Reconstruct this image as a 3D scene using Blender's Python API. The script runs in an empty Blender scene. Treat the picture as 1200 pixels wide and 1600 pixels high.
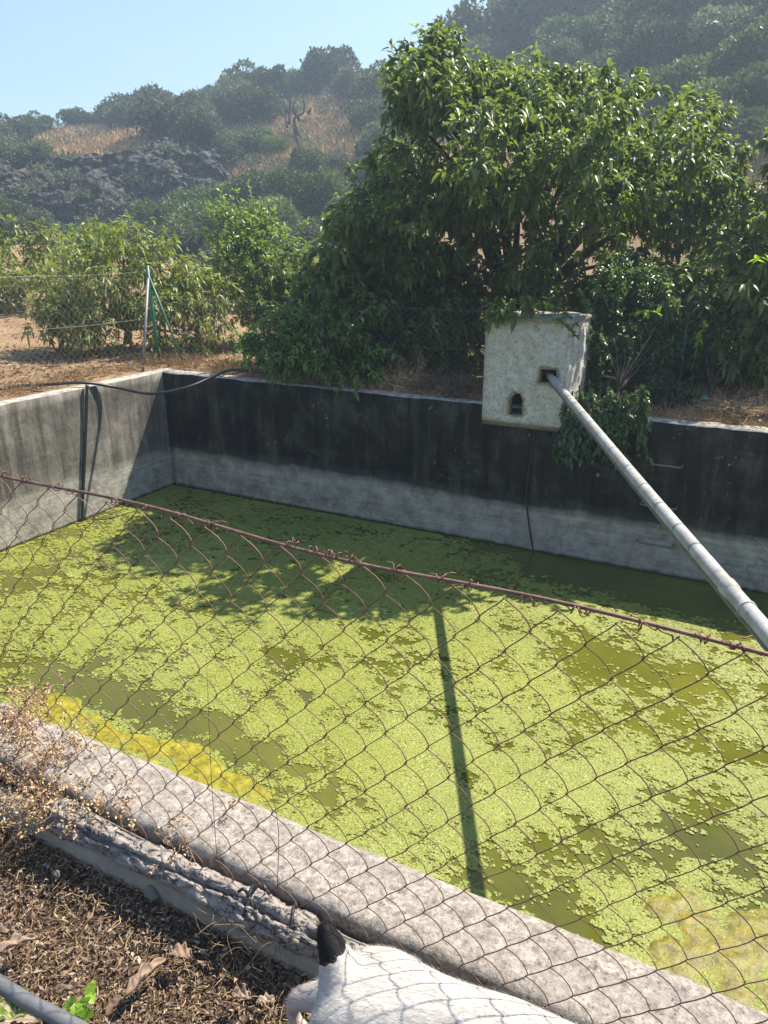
import bpy, bmesh, math
import numpy as np
from mathutils import Matrix, Vector

# ------------------------------------------------------------------ camera, sky, sun, exposure
scene = bpy.context.scene
F_PX, YAW, PITCH, ROLL = 1178.6, 0.48583, 0.34735, -0.00226   # focal length in units of a 1600-high frame
CAM = np.array([6.648, -6.851, 1.5])
HW, WID = 1.441, 5.492                                       # water below the wall tops, basin width
_fw = np.array([-math.sin(YAW)*math.cos(PITCH), math.cos(YAW)*math.cos(PITCH), -math.sin(PITCH)])
_r0 = np.array([math.cos(YAW), math.sin(YAW), 0.0]); _u0 = np.cross(_r0, _fw)
_rt = _r0*math.cos(ROLL)+_u0*math.sin(ROLL); _up = -_r0*math.sin(ROLL)+_u0*math.cos(ROLL)
cam_data = bpy.data.cameras.new('camera'); cam = bpy.data.objects.new('camera', cam_data)
scene.collection.objects.link(cam)
cam.matrix_world = Matrix(((_rt[0], _up[0], -_fw[0], CAM[0]), (_rt[1], _up[1], -_fw[1], CAM[1]), (_rt[2], _up[2], -_fw[2], CAM[2]), (0, 0, 0, 1)))
cam_data.sensor_fit = 'VERTICAL'; cam_data.sensor_height = 36.0; cam_data.lens = F_PX/1600*36
cam_data.clip_start = 0.02; cam_data.clip_end = 2000
scene.camera = cam

SUN = np.array([0.37, 0.63, 1.0]); SUN /= np.linalg.norm(SUN)
world = bpy.data.worlds.new('World'); scene.world = world; world.use_nodes = True
wn = world.node_tree.nodes; wl = world.node_tree.links
bg = wn['Background']; sky = wn.new('ShaderNodeTexSky'); sky.sky_type = 'NISHITA'; sky.sun_disc = False
sky.sun_elevation = math.asin(SUN[2]); sky.sun_rotation = math.atan2(SUN[0], SUN[1])
sky.air_density = 1.0; sky.dust_density = 0.1; sky.ozone_density = 2.2
wl.new(sky.outputs[0], bg.inputs[0]); bg.inputs[1].default_value = 0.092
sd = bpy.data.lights.new('sun', 'SUN'); sd.energy = 5.0; sd.angle = math.radians(0.5); sd.color = (1.0, 0.91, 0.76)
sun = bpy.data.objects.new('sun', sd); scene.collection.objects.link(sun)
sun.rotation_euler = Vector(-SUN).to_track_quat('-Z', 'Y').to_euler(); sun.location = (8, 4, 20)
vs = scene.view_settings; vs.view_transform = 'Standard'; vs.look = 'None'; vs.exposure = 1.18; vs.gamma = 1.0; vs.use_curve_mapping = False
HAZE_DENSITY = 0.0037
cy = scene.cycles
cy.max_bounces = 4; cy.diffuse_bounces = 2; cy.glossy_bounces = 2; cy.transmission_bounces = 3; cy.volume_bounces = 0
cy.transparent_max_bounces = 8; cy.use_denoising = True; cy.sample_clamp_indirect = 6.0; cy.caustics_reflective = False; cy.caustics_refractive = False

# ------------------------------------------------------------------ helpers
rng = np.random.default_rng(11)
COL = scene.collection

def ray(px, py):
    return _fw + _rt*(px-600)/F_PX + _up*(800-py)/F_PX
def atD(px, py, depth): return CAM + ray(px, py)*depth
def onp(px, py, axis, val):
    d = ray(px, py); return CAM + d*((val-CAM[axis])/d[axis])

def _hash(ix, iy, iz, seed):
    n = (ix*374761393 + iy*668265263 + iz*2147483647 + seed*974711) & 0xffffffff
    n = ((n ^ (n >> 13))*1274126177) & 0xffffffff
    n = ((n ^ (n >> 16))*2246822519) & 0xffffffff
    return ((n ^ (n >> 15)) & 0xffffff)/float(0xffffff)
def noise3(p, seed=0):
    p = np.asarray(p, float); i = np.floor(p).astype(np.int64); f = p-i; f = f*f*(3-2*f)
    out = 0
    for a in (0, 1):
        for b in (0, 1):
            for c in (0, 1):
                w = (f[..., 0] if a else 1-f[..., 0])*(f[..., 1] if b else 1-f[..., 1])*(f[..., 2] if c else 1-f[..., 2])
                out = out + w*_hash(i[..., 0]+a, i[..., 1]+b, i[..., 2]+c, seed)
    return out
def fbm(p, octv=4, seed=0, gain=0.5, lac=2.03):
    p = np.asarray(p, float); s = 0; a = 1; t = 0
    for k in range(octv):
        s = s + a*noise3(p, seed+k*17); t += a; a *= gain; p = p*lac+3.7
    return s/t
def n2(x, y, sc, octv=4, seed=0):
    x = np.asarray(x, float); y = np.asarray(y, float)
    return fbm(np.stack([x*sc, y*sc, np.zeros_like(x)+0.37], -1), octv, seed)
def smooth(a, b, x):
    t = np.clip((np.asarray(x, float)-a)/(b-a), 0, 1); return t*t*(3-2*t)
def unit(v):
    v = np.asarray(v, float); return v/np.maximum(np.linalg.norm(v, axis=-1, keepdims=True), 1e-9)

def link(o, parent=None, keep=True):
    COL.objects.link(o)
    if parent is not None:
        o.parent = parent
        if keep and parent.type == 'EMPTY': o.matrix_parent_inverse = Matrix.Translation(-parent.location)
    return o
def tag(o, label=None, cat=None, group=None, kind=None):
    if label: o['label'] = label
    if cat: o['category'] = cat
    if group: o['group'] = group
    if kind: o['kind'] = kind
    return o
def empty(name, loc, label, cat, group=None):
    o = bpy.data.objects.new(name, None); o.location = loc; o.empty_display_size = 0.1
    link(o); return tag(o, label, cat, group)
def mesh_data(name, V, Fc, mat=None, smooth_=False, tone=None):
    """V (n,3); Fc: (m,3) or (m,4) int array, or a list of such arrays / python polygons"""
    me = bpy.data.meshes.new(name); V = np.asarray(V, float)
    if isinstance(Fc, np.ndarray): Fc = [Fc]
    if len(Fc) and not isinstance(Fc[0], np.ndarray):
        me.from_pydata([tuple(v) for v in V], [], [tuple(int(i) for i in f) for f in Fc])
    else:
        me.vertices.add(len(V)); me.vertices.foreach_set('co', V.astype(np.float32).ravel())
        idx = np.concatenate([a.ravel() for a in Fc]).astype(np.int32)
        tot = np.concatenate([np.full(len(a), a.shape[1]) for a in Fc]).astype(np.int32)
        st = np.concatenate([[0], np.cumsum(tot)[:-1]]).astype(np.int32)
        me.loops.add(len(idx)); me.loops.foreach_set('vertex_index', idx)
        me.polygons.add(len(tot)); me.polygons.foreach_set('loop_start', st); me.polygons.foreach_set('loop_total', tot)
    if tone is not None:
        at = me.attributes.new('tone', 'FLOAT', 'POINT'); at.data.foreach_set('value', np.asarray(tone, np.float32))
    me.update(calc_edges=True); me.validate()
    if smooth_: me.polygons.foreach_set('use_smooth', np.ones(len(me.polygons), bool))
    if mat is not None:
        for m in (mat if isinstance(mat, (list, tuple)) else [mat]): me.materials.append(m)
    return me
def obj(name, V, Fc, mat, parent=None, smooth_=False, tone=None, loc=None):
    o = bpy.data.objects.new(name, mesh_data(name, V, Fc, mat, smooth_, tone))
    if loc is not None: o.location = loc
    return link(o, parent)
def copy_tree(o, parent=None):
    c = o.copy(); link(c, parent, False)
    for ch in list(o.children): copy_tree(ch, c)
    return c

class Geo:
    """collects several shapes that make up one piece"""
    def __init__(s): s.V = []; s.F = []; s.n = 0; s.T = []
    def add(s, V, Fc, tone=0.5):
        V = np.asarray(V, float); s.V.append(V)
        for f in (Fc if isinstance(Fc, list) else [Fc]): s.F.append(np.asarray(f)+s.n)
        s.T.append(np.full(len(V), tone) if np.isscalar(tone) else np.asarray(tone)); s.n += len(V)
    def obj(s, name, mat, parent=None, smooth_=False, loc=None):
        by = {}
        for f in s.F: by.setdefault(f.shape[1], []).append(f)
        V = np.concatenate(s.V)
        return obj(name, V if loc is None else V-np.asarray(loc), [np.concatenate(v) for v in by.values()], mat, parent, smooth_, np.concatenate(s.T), loc)

def tube(path, rad, seg=6, cap=True, wob=None):
    P = np.asarray(path, float); n = len(P); R_ = np.broadcast_to(np.asarray(rad, float), (n,))
    T = unit(np.gradient(P, axis=0)); ref = np.array([0, 0, 1.0]) if abs(T[0][2]) < 0.9 else np.array([1.0, 0, 0])
    U = np.zeros_like(P); u = unit(np.cross(T[0], ref))
    for i in range(n):
        u = unit(u - T[i]*np.dot(u, T[i])); U[i] = u
    W = np.cross(T, U); a = np.linspace(0, 2*np.pi, seg, endpoint=False)
    ring = U[:, None]*np.cos(a)[None, :, None] + W[:, None]*np.sin(a)[None, :, None]
    rr = R_[:, None, None]*(1 if wob is None else wob[..., None])
    V = (P[:, None]+ring*rr).reshape(-1, 3)
    i = np.arange(n-1)[:, None]*seg; j = np.arange(seg)[None]; k = (np.arange(seg)+1)[None] % seg
    Q = np.stack([i+j, i+k, i+seg+k, i+seg+j], -1).reshape(-1, 4)
    Fs = [Q]
    if cap:
        V = np.concatenate([V, P[:1], P[-1:]]); a0 = n*seg
        jj = np.arange(seg); kk = (jj+1) % seg
        Fs.append(np.stack([np.full(seg, a0), kk, jj], -1)); Fs.append(np.stack([np.full(seg, a0+1), (n-1)*seg+jj, (n-1)*seg+kk], -1))
    return V, Fs
def spline(pts, n=24):
    P = np.asarray(pts, float); d = np.r_[0, np.cumsum(np.linalg.norm(np.diff(P, axis=0), axis=1))]
    if len(P) < 3:
        t = np.linspace(0, d[-1], n); return np.stack([np.interp(t, d, P[:, k]) for k in range(3)], -1)
    Pp = np.vstack([2*P[0]-P[1], P, 2*P[-1]-P[-2]]); out = []
    t = np.linspace(0, len(P)-1-1e-9, n); i = t.astype(int); f = (t-i)[:, None]
    a, b, c, d_ = Pp[i], Pp[i+1], Pp[i+2], Pp[i+3]
    return 0.5*((2*b)+(-a+c)*f+(2*a-5*b+4*c-d_)*f*f+(-a+3*b-3*c+d_)*f**3)
def box(a, b):
    a = np.asarray(a, float); b = np.asarray(b, float)
    V = np.array([[(a, b)[i][0], (a, b)[j][1], (a, b)[k][2]] for k in (0, 1) for j in (0, 1) for i in (0, 1)])
    return V, np.array([[0, 2, 3, 1], [4, 5, 7, 6], [0, 1, 5, 4], [2, 6, 7, 3], [0, 4, 6, 2], [1, 3, 7, 5]])
def in_poly(x, y, poly):
    P = np.asarray(poly, float); c = np.zeros(np.shape(x), bool); j = len(P)-1
    for i in range(len(P)):
        cond = ((P[i, 1] > y) != (P[j, 1] > y)) & (x < (P[j, 0]-P[i, 0])*(y-P[i, 1])/(P[j, 1]-P[i, 1]+1e-12)+P[i, 0])
        c ^= cond; j = i
    return c
def rand_in_poly(poly, n, g=rng):
    P = np.asarray(poly, float); lo, hi = P.min(0), P.max(0); out = np.zeros((0, 2))
    while len(out) < n:
        q = lo+(hi-lo)*g.random((n*3, 2)); out = np.vstack([out, q[in_poly(q[:, 0], q[:, 1], P)]])
    return out[:n]

# ------------------------------------------------------------------ materials
class MB:
    def __init__(s, name):
        s.m = bpy.data.materials.new(name); s.m.use_nodes = True; s.nt = s.m.node_tree; s.nt.nodes.clear()
        s.out = s.nt.nodes.new('ShaderNodeOutputMaterial')
    def n(s, t, ins=None, **props):
        nd = s.nt.nodes.new('ShaderNode'+t)
        for k, v in props.items(): setattr(nd, k, v)
        for k, v in (ins or {}).items():
            if isinstance(v, bpy.types.NodeSocket): s.nt.links.new(v, nd.inputs[k])
            else: nd.inputs[k].default_value = (*v, 1) if isinstance(v, tuple) and len(v) == 3 and nd.inputs[k].type == 'RGBA' else v
        return nd
    def pos(s, kind='Object', scale=(1, 1, 1)):
        c = s.n('TexCoord').outputs[kind]
        return s.n('Mapping', {'Vector': c, 'Scale': scale}).outputs[0]
    def noise(s, scale, detail=6, rough=0.6, vec=None, dist=0.0):
        d = {'Scale': scale, 'Detail': detail, 'Roughness': rough, 'Distortion': dist}
        if vec is not None: d['Vector'] = vec
        return s.n('TexNoise', d).outputs[0]
    def ramp(s, fac, stops):
        nd = s.n('ValToRGB', {'Fac': fac}); e = nd.color_ramp.elements
        while len(e) < len(stops): e.new(0.5)
        for el, (p, c) in zip(e, stops):
            el.position = p; el.color = (*c, 1) if not np.isscalar(c) else (c, c, c, 1)
        return nd.outputs[0]
    def mix(s, f, a, b, blend='MIX'):
        nd = s.n('Mix', data_type='RGBA', blend_type=blend)
        for k, v in ((0, f), (6, a), (7, b)):
            if isinstance(v, bpy.types.NodeSocket): s.nt.links.new(v, nd.inputs[k])
            else: nd.inputs[k].default_value = v if k == 0 else (*v, 1)
        return nd.outputs[2]
    def math(s, op, a, b=0.0, clamp=False):
        nd = s.n('Math', {0: a, 1: b}, operation=op, use_clamp=clamp); return nd.outputs[0]
    def bump(s, h, strength=0.5, dist=0.01, normal=None):
        d = {'Height': h, 'Strength': strength, 'Distance': dist}
        if normal is not None: d['Normal'] = normal
        return s.n('Bump', d).outputs[0]
    def bsdf(s, color, rough=0.8, normal=None, spec=0.4, **kw):
        d = {'Base Color': color, 'Roughness': rough, 'Specular IOR Level': spec}; d.update(kw)
        if normal is not None: d['Normal'] = normal
        return s.n('BsdfPrincipled', d).outputs[0]
    def done(s, shader, slot='Surface'):
        s.nt.links.new(shader, s.out.inputs[slot]); return s.m

def leaf_mat(name, dark, light, trans, rough=0.42, tmix=0.35, spec=0.5, rnd=0.0):
    b = MB(name); t = b.n('Attribute', attribute_name='tone').outputs['Fac']
    if rnd:
        r = b.n('ObjectInfo').outputs['Random']; t = b.math('ADD', b.math('MULTIPLY', t, 1-rnd), b.math('MULTIPLY', r, rnd))
    c = b.ramp(t, [(0.0, dark), (0.8, light), (1.0, tuple(min(1, x*1.5) for x in light))])
    tc = b.mix(1.0, c, trans, 'MULTIPLY')
    s1 = b.bsdf(c, rough, spec=spec); s2 = b.n('BsdfTranslucent', {'Color': tc}).outputs[0]
    return b.done(b.n('MixShader', {0: tmix, 1: s1, 2: s2}).outputs[0])
def simple_mat(name, c1, c2, scale=8, rough=0.8, bump=0.3, bscale=40, spec=0.3, metal=0.0, detail=6, bdist=0.004):
    b = MB(name); v = b.pos()
    c = b.ramp(b.noise(scale, detail, 0.65, v), [(0.3, c1), (0.7, c2)])
    nb = b.bump(b.noise(bscale, 5, 0.6, v), bump, bdist) if bump else None
    return b.done(b.bsdf(c, rough, nb, spec, Metallic=metal))

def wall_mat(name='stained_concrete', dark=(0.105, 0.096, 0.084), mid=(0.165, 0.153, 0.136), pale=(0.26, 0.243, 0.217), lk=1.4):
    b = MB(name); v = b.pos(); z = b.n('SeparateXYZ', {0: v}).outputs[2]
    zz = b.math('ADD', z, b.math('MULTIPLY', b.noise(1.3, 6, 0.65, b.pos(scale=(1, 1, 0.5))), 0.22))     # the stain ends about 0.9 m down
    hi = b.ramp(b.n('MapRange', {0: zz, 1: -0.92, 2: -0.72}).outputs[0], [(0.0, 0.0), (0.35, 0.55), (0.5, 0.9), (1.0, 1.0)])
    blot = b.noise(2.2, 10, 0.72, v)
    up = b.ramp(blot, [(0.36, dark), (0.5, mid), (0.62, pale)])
    drip = b.noise(7.0, 7, 0.7, b.pos(scale=(1, 1, 0.10)))
    up = b.mix(b.ramp(drip, [(0.40, 0.75), (0.52, 0.0)]), up, tuple(q*.55 for q in dark))
    up = b.mix(b.ramp(drip, [(0.56, 0.0), (0.66, 0.7)]), up, tuple(q*1.2 for q in pale))
    crust = b.math('MULTIPLY', b.ramp(b.noise(17, 9, 0.75, v), [(0.575, 0.0), (0.63, 1.0)]), b.ramp(b.noise(2.3, 4, 0.6, v), [(0.53, 0.0), (0.64, 0.7)]))
    up = b.mix(crust, up, (0.40, 0.375, 0.335))
    band = b.noise(26, 5, 0.7, b.pos(scale=(0.035, 0.035, 1)))
    lo = b.ramp(b.math('ADD', b.math('MULTIPLY', band, 0.32), b.math('MULTIPLY', b.noise(5, 9, 0.75, v), 0.68)),
                [(0.36, tuple(q*lk for q in (0.11, 0.105, 0.095))), (0.48, tuple(q*lk for q in (0.22, 0.212, 0.19))), (0.60, tuple(q*lk for q in (0.34, 0.325, 0.29)))])
    c = b.mix(hi, lo, up)
    ring = b.n('MapRange', {0: b.math('ADD', z, b.math('MULTIPLY', b.noise(9, 6, 0.7, v), 0.07)), 1: -1.395, 2: -1.365}).outputs[0]
    c = b.mix(ring, (0.04, 0.042, 0.018), c)
    crk = b.n('TexVoronoi', {'Vector': b.n('VectorMath', {0: v, 1: b.n('VectorMath', {0: b.n('TexNoise', {'Vector': v, 'Scale': 3.0, 'Detail': 6.0}).outputs['Color'], 'Scale': 0.5}, operation='SCALE').outputs[0]}, operation='ADD').outputs[0], 'Scale': 0.75}, feature='DISTANCE_TO_EDGE').outputs[0]
    c = b.mix(b.ramp(crk, [(0.002, 0.35), (0.006, 0.0)]), c, (0.02, 0.02, 0.018))
    nz = b.n('SeparateXYZ', {0: b.n('NewGeometry').outputs['True Normal']}).outputs[2]
    top = b.math('MULTIPLY', b.n('MapRange', {0: z, 1: -0.06, 2: -0.045}).outputs[0], b.n('MapRange', {0: nz, 1: 0.45, 2: 0.7}).outputs[0])
    tc = b.ramp(b.noise(14, 9, 0.75, v), [(0.38, (0.17, 0.155, 0.135)), (0.5, (0.40, 0.37, 0.325)), (0.65, (0.54, 0.505, 0.45))])
    c = b.mix(top, c, tc)
    return b.done(b.bsdf(c, 0.92, b.bump(b.math('ADD', b.noise(30, 8, 0.75, v), b.math('MULTIPLY', b.noise(5, 5, .6, v), 2.0)), 0.7, 0.008), 0.2))
def coping_mat():
    b = MB('lichened_concrete'); v = b.pos()
    c = b.ramp(b.noise(34, 10, 0.80, v), [(0.34, (0.09, 0.08, 0.07)), (0.44, (0.27, 0.24, 0.21)), (0.55, (0.40, 0.36, 0.32)), (0.70, (0.53, 0.48, 0.43))])
    big = b.ramp(b.noise(7, 7, 0.7, v), [(0.45, 0.0), (0.68, 0.45)])
    c = b.mix(big, c, (0.27, 0.245, 0.22))
    peb = b.n('TexVoronoi', {'Vector': v, 'Scale': 95.0})
    c = b.mix(0.5, c, b.ramp(b.n('SeparateColor', {0: peb.outputs['Color']}).outputs[0], [(0.0, (0.55, 0.54, 0.53)), (0.6, (1.0, 1.0, 1.0)), (1.0, (1.3, 1.28, 1.25))]), 'MULTIPLY')
    c = b.mix(b.ramp(b.noise(75, 7, 0.8, v), [(0.38, 0.85), (0.44, 0.0)]), c, (0.07, 0.065, 0.06))
    vor = b.n('TexVoronoi', {'Vector': v, 'Scale': 6.5, 'Randomness': 1.0})
    on = b.math('MULTIPLY', b.ramp(b.math('ADD', vor.outputs['Distance'], b.math('MULTIPLY', b.noise(70, 4, 0.6, v), 0.09)), [(0.10, 1.0), (0.13, 0.0)]),
                b.ramp(b.n('SeparateColor', {0: vor.outputs['Color']}).outputs[0], [(0.72, 0.0), (0.74, 1.0)]))
    c = b.mix(on, c, (0.50, 0.23, 0.06))
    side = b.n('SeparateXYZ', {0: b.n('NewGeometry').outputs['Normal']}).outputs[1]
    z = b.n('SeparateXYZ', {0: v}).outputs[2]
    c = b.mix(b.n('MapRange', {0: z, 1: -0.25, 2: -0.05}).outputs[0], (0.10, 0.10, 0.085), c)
    h = b.math('ADD', b.noise(60, 8, 0.7, v), b.math('MULTIPLY', b.noise(220, 4, 0.6, v), 0.5))
    return b.done(b.bsdf(c, 0.95, b.bump(h, 0.8, 0.006), 0.15))
def plaster_mat():
    b = MB('rough_lime_plaster'); v = b.pos(); chip = b.n('Attribute', attribute_name='tone').outputs['Fac']
    c = b.ramp(b.noise(9, 9, 0.7, v), [(0.28, (0.28, 0.26, 0.21)), (0.42, (0.56, 0.55, 0.49)), (0.62, (0.74, 0.74, 0.70)), (0.85, (0.80, 0.80, 0.77))])
    st = b.ramp(b.noise(3.2, 6, 0.65, b.pos(scale=(1, 1, 0.35))), [(0.5, 0.0), (0.78, 0.65)])
    c = b.mix(st, c, (0.36, 0.33, 0.24))
    z = b.n('SeparateXYZ', {0: v}).outputs[2]
    c = b.mix(b.n('MapRange', {0: z, 1: -0.155, 2: -0.13}).outputs[0], (0.13, 0.075, 0.045), c)
    c = b.mix(b.ramp(b.noise(40, 8, 0.75, v), [(0.40, 0.65), (0.47, 0.0)]), c, (0.22, 0.20, 0.165))
    c = b.mix(chip, c, b.ramp(b.noise(30, 5, 0.6, v), [(0.35, (0.24, 0.20, 0.14)), (0.65, (0.40, 0.35, 0.26))]))
    h = b.math('ADD', b.noise(22, 8, 0.7, v), b.math('MULTIPLY', b.noise(90, 5, 0.6, v), 0.4))
    return b.done(b.bsdf(c, 0.95, b.bump(h, 1.0, 0.03), 0.15))
def terrain_mat():
    b = MB('dry_earth'); v = b.pos()
    c = b.ramp(b.noise(0.9, 8, 0.65, v), [(0.3, (0.22, 0.145, 0.085)), (0.5, (0.34, 0.235, 0.145)), (0.72, (0.44, 0.32, 0.20))])
    fine = b.ramp(b.noise(22, 8, 0.75, v), [(0.35, (0.55, 0.5, 0.45)), (0.65, (1.15, 1.1, 1.05))])
    c = b.mix(0.8, c, fine, 'MULTIPLY')
    x = b.n('SeparateXYZ', {0: v})
    far = b.n('MapRange', {0: b.math('ADD', x.outputs[1], b.math('MULTIPLY', x.outputs[0], -0.6)), 1: 26, 2: 36}).outputs[0]
    hc = b.ramp(b.noise(0.35, 9, 0.7, v), [(0.34, (0.08, 0.075, 0.05)), (0.46, (0.20, 0.15, 0.09)), (0.60, (0.36, 0.22, 0.11)), (0.8, (0.42, 0.31, 0.18))])
    c = b.mix(far, c, hc)
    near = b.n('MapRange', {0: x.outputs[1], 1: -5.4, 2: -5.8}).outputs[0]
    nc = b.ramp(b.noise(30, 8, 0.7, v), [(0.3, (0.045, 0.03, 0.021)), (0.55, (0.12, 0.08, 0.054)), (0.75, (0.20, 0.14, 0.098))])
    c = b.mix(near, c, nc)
    nb = b.bump(b.noise(9, 9, 0.75, v), 0.7, 0.05)
    return b.done(b.bsdf(c, 0.95, nb, 0.1))
def water_mat():
    b = MB('murky_green_water'); v = b.pos(); t = b.n('Attribute', attribute_name='tone').outputs['Fac']
    c = b.ramp(b.noise(0.7, 6, 0.6, v), [(0.3, (0.052, 0.060, 0.009)), (0.55, (0.105, 0.110, 0.015)), (0.75, (0.155, 0.155, 0.02))])
    y = b.ramp(b.noise(11, 8, 0.7, v), [(0.35, (0.13, 0.12, 0.009)), (0.5, (0.25, 0.22, 0.011)), (0.66, (0.37, 0.325, 0.02))])
    c = b.mix(t, c, y)
    return b.done(b.bsdf(c, 0.06, b.bump(b.noise(5, 4, 0.5, v), 0.08, 0.01), 0.5, IOR=1.33))
def duckweed_mat():
    b = MB('duckweed'); t = b.n('Attribute', attribute_name='tone').outputs['Fac']; v = b.pos()
    c = b.ramp(t, [(0.0, (0.095, 0.118, 0.016)), (0.35, (0.205, 0.230, 0.036)), (0.7, (0.30, 0.325, 0.072)), (1.0, (0.41, 0.42, 0.13))])
    ye = b.ramp(b.noise(0.8, 4, 0.6, v), [(0.45, 0.0), (0.7, 0.7)])
    c = b.mix(ye, c, (0.25, 0.268, 0.03))
    gr = b.ramp(b.noise(85, 6, 0.75, v), [(0.38, (0.42, 0.48, 0.40)), (0.50, (0.95, 0.97, 0.95)), (0.64, (1.35, 1.32, 1.4))])
    c = b.mix(1.0, c, gr, 'MULTIPLY')
    gl = b.noise(130, 4, 0.7, v)
    return b.done(b.bsdf(c, b.ramp(gl, [(0.40, 0.30), (0.60, 0.62)]), b.bump(b.math('ADD', gl, b.noise(45, 4, 0.6, v)), 0.7, 0.006), 0.45))
def algae_mat(name='filamentous_algae', k=(1, 1, 1)):
    b = MB(name); v = b.pos()
    c = b.ramp(b.noise(16, 9, 0.75, v, 0.4), [(0.34, (0.09, 0.08, 0.006)), (0.46, (0.21, 0.185, 0.010)), (0.58, (0.33, 0.285, 0.018)), (0.75, (0.42, 0.36, 0.07))])
    br = b.ramp(b.noise(4, 5, 0.6, v), [(0.58, 0.0), (0.75, 0.7)])
    c = b.mix(1.0, b.mix(br, c, (0.12, 0.105, 0.015)), k, 'MULTIPLY')
    return b.done(b.bsdf(c, 0.40, b.bump(b.noise(45, 7, 0.65, v), 0.7, 0.008), 0.4))
def bark_mat(name, c1, c2, c3, sc=14, st=(1, 1, 0.25)):
    b = MB(name); v = b.pos(scale=st)
    c = b.ramp(b.noise(sc, 8, 0.7, v), [(0.3, c1), (0.5, c2), (0.75, c3)])
    return b.done(b.bsdf(c, 0.95, b.bump(b.noise(sc*2, 8, 0.7, v), 0.8, 0.01), 0.1))
def log_mat():
    b = MB('weathered_log_bark'); v = b.pos(scale=(0.55, 1, 1)); w = b.n('VectorMath', {0: v, 1: b.n('VectorMath', {0: b.n('TexNoise', {'Vector': v, 'Scale': 22.0, 'Detail': 4.0}).outputs['Color'], 'Scale': 0.05}, operation='SCALE').outputs[0]}, operation='ADD').outputs[0]
    e = b.n('TexVoronoi', {'Vector': w, 'Scale': 24.0}, feature='DISTANCE_TO_EDGE').outputs[0]
    c = b.ramp(b.noise(30, 9, 0.75, v), [(0.3, (0.13, 0.115, 0.105)), (0.5, (0.29, 0.257, 0.238)), (0.72, (0.43, 0.39, 0.362))])
    cr = b.ramp(e, [(0.0, 0.15), (0.035, 1.0)])
    c = b.mix(cr, (0.045, 0.038, 0.034), c)
    h = b.math('ADD', b.math('MULTIPLY', b.ramp(e, [(0.0, 0.0), (0.16, 1.0)]), 0.8), b.math('MULTIPLY', b.noise(90, 6, 0.7, v), 0.5))
    return b.done(b.bsdf(c, 0.95, b.bump(h, 0.9, 0.008), 0.1))
def litter_mat(name, cols, rough=0.8):
    b = MB(name); t = b.n('Attribute', attribute_name='tone').outputs['Fac']
    c = b.ramp(t, [(i/(len(cols)-1), x) for i, x in enumerate(cols)])
    return b.done(b.bsdf(c, rough, None, 0.25))
def pipe_mat():
    b = MB('weathered_grey_pipe'); v = b.pos()
    c = b.ramp(b.noise(9, 8, 0.7, v), [(0.32, (0.27, 0.265, 0.245)), (0.5, (0.40, 0.395, 0.375)), (0.7, (0.50, 0.495, 0.475))])
    c = b.mix(b.ramp(b.noise(38, 7, 0.75, v), [(0.56, 0.0), (0.66, 0.75)]), c, (0.16, 0.145, 0.115))
    c = b.mix(b.ramp(b.noise(3.5, 5, 0.65, v), [(0.52, 0.0), (0.7, 0.6)]), c, (0.23, 0.215, 0.18))
    return b.done(b.bsdf(c, 0.55, b.bump(b.noise(60, 6, 0.7, v), 0.35, 0.003), 0.4))
def rock_mat(name, c1, c2, c3):
    b = MB(name); v = b.pos()
    c = b.ramp(b.noise(1.6, 12, 0.75, v), [(0.36, c1), (0.5, c2), (0.64, c3)])
    w = b.n('VectorMath', {0: b.pos(scale=(1, 1, 1.8)), 1: b.n('VectorMath', {0: b.n('TexNoise', {'Vector': v, 'Scale': 1.2, 'Detail': 5.0}).outputs['Color'], 'Scale': 0.9}, operation='SCALE').outputs[0]}, operation='ADD').outputs[0]
    e = b.n('TexVoronoi', {'Vector': w, 'Scale': 1.1}, feature='DISTANCE_TO_EDGE').outputs[0]
    c = b.mix(b.ramp(e, [(0.01, 0.8), (0.06, 0.0)]), c, tuple(q*.5 for q in c1))
    h = b.math('ADD', b.math('MULTIPLY', b.ramp(e, [(0.0, 0.0), (0.12, 1.0)]), 1.2), b.noise(3, 9, 0.7, v))
    return b.done(b.bsdf(c, 0.95, b.bump(h, 0.9, 0.2), 0.1))

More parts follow.
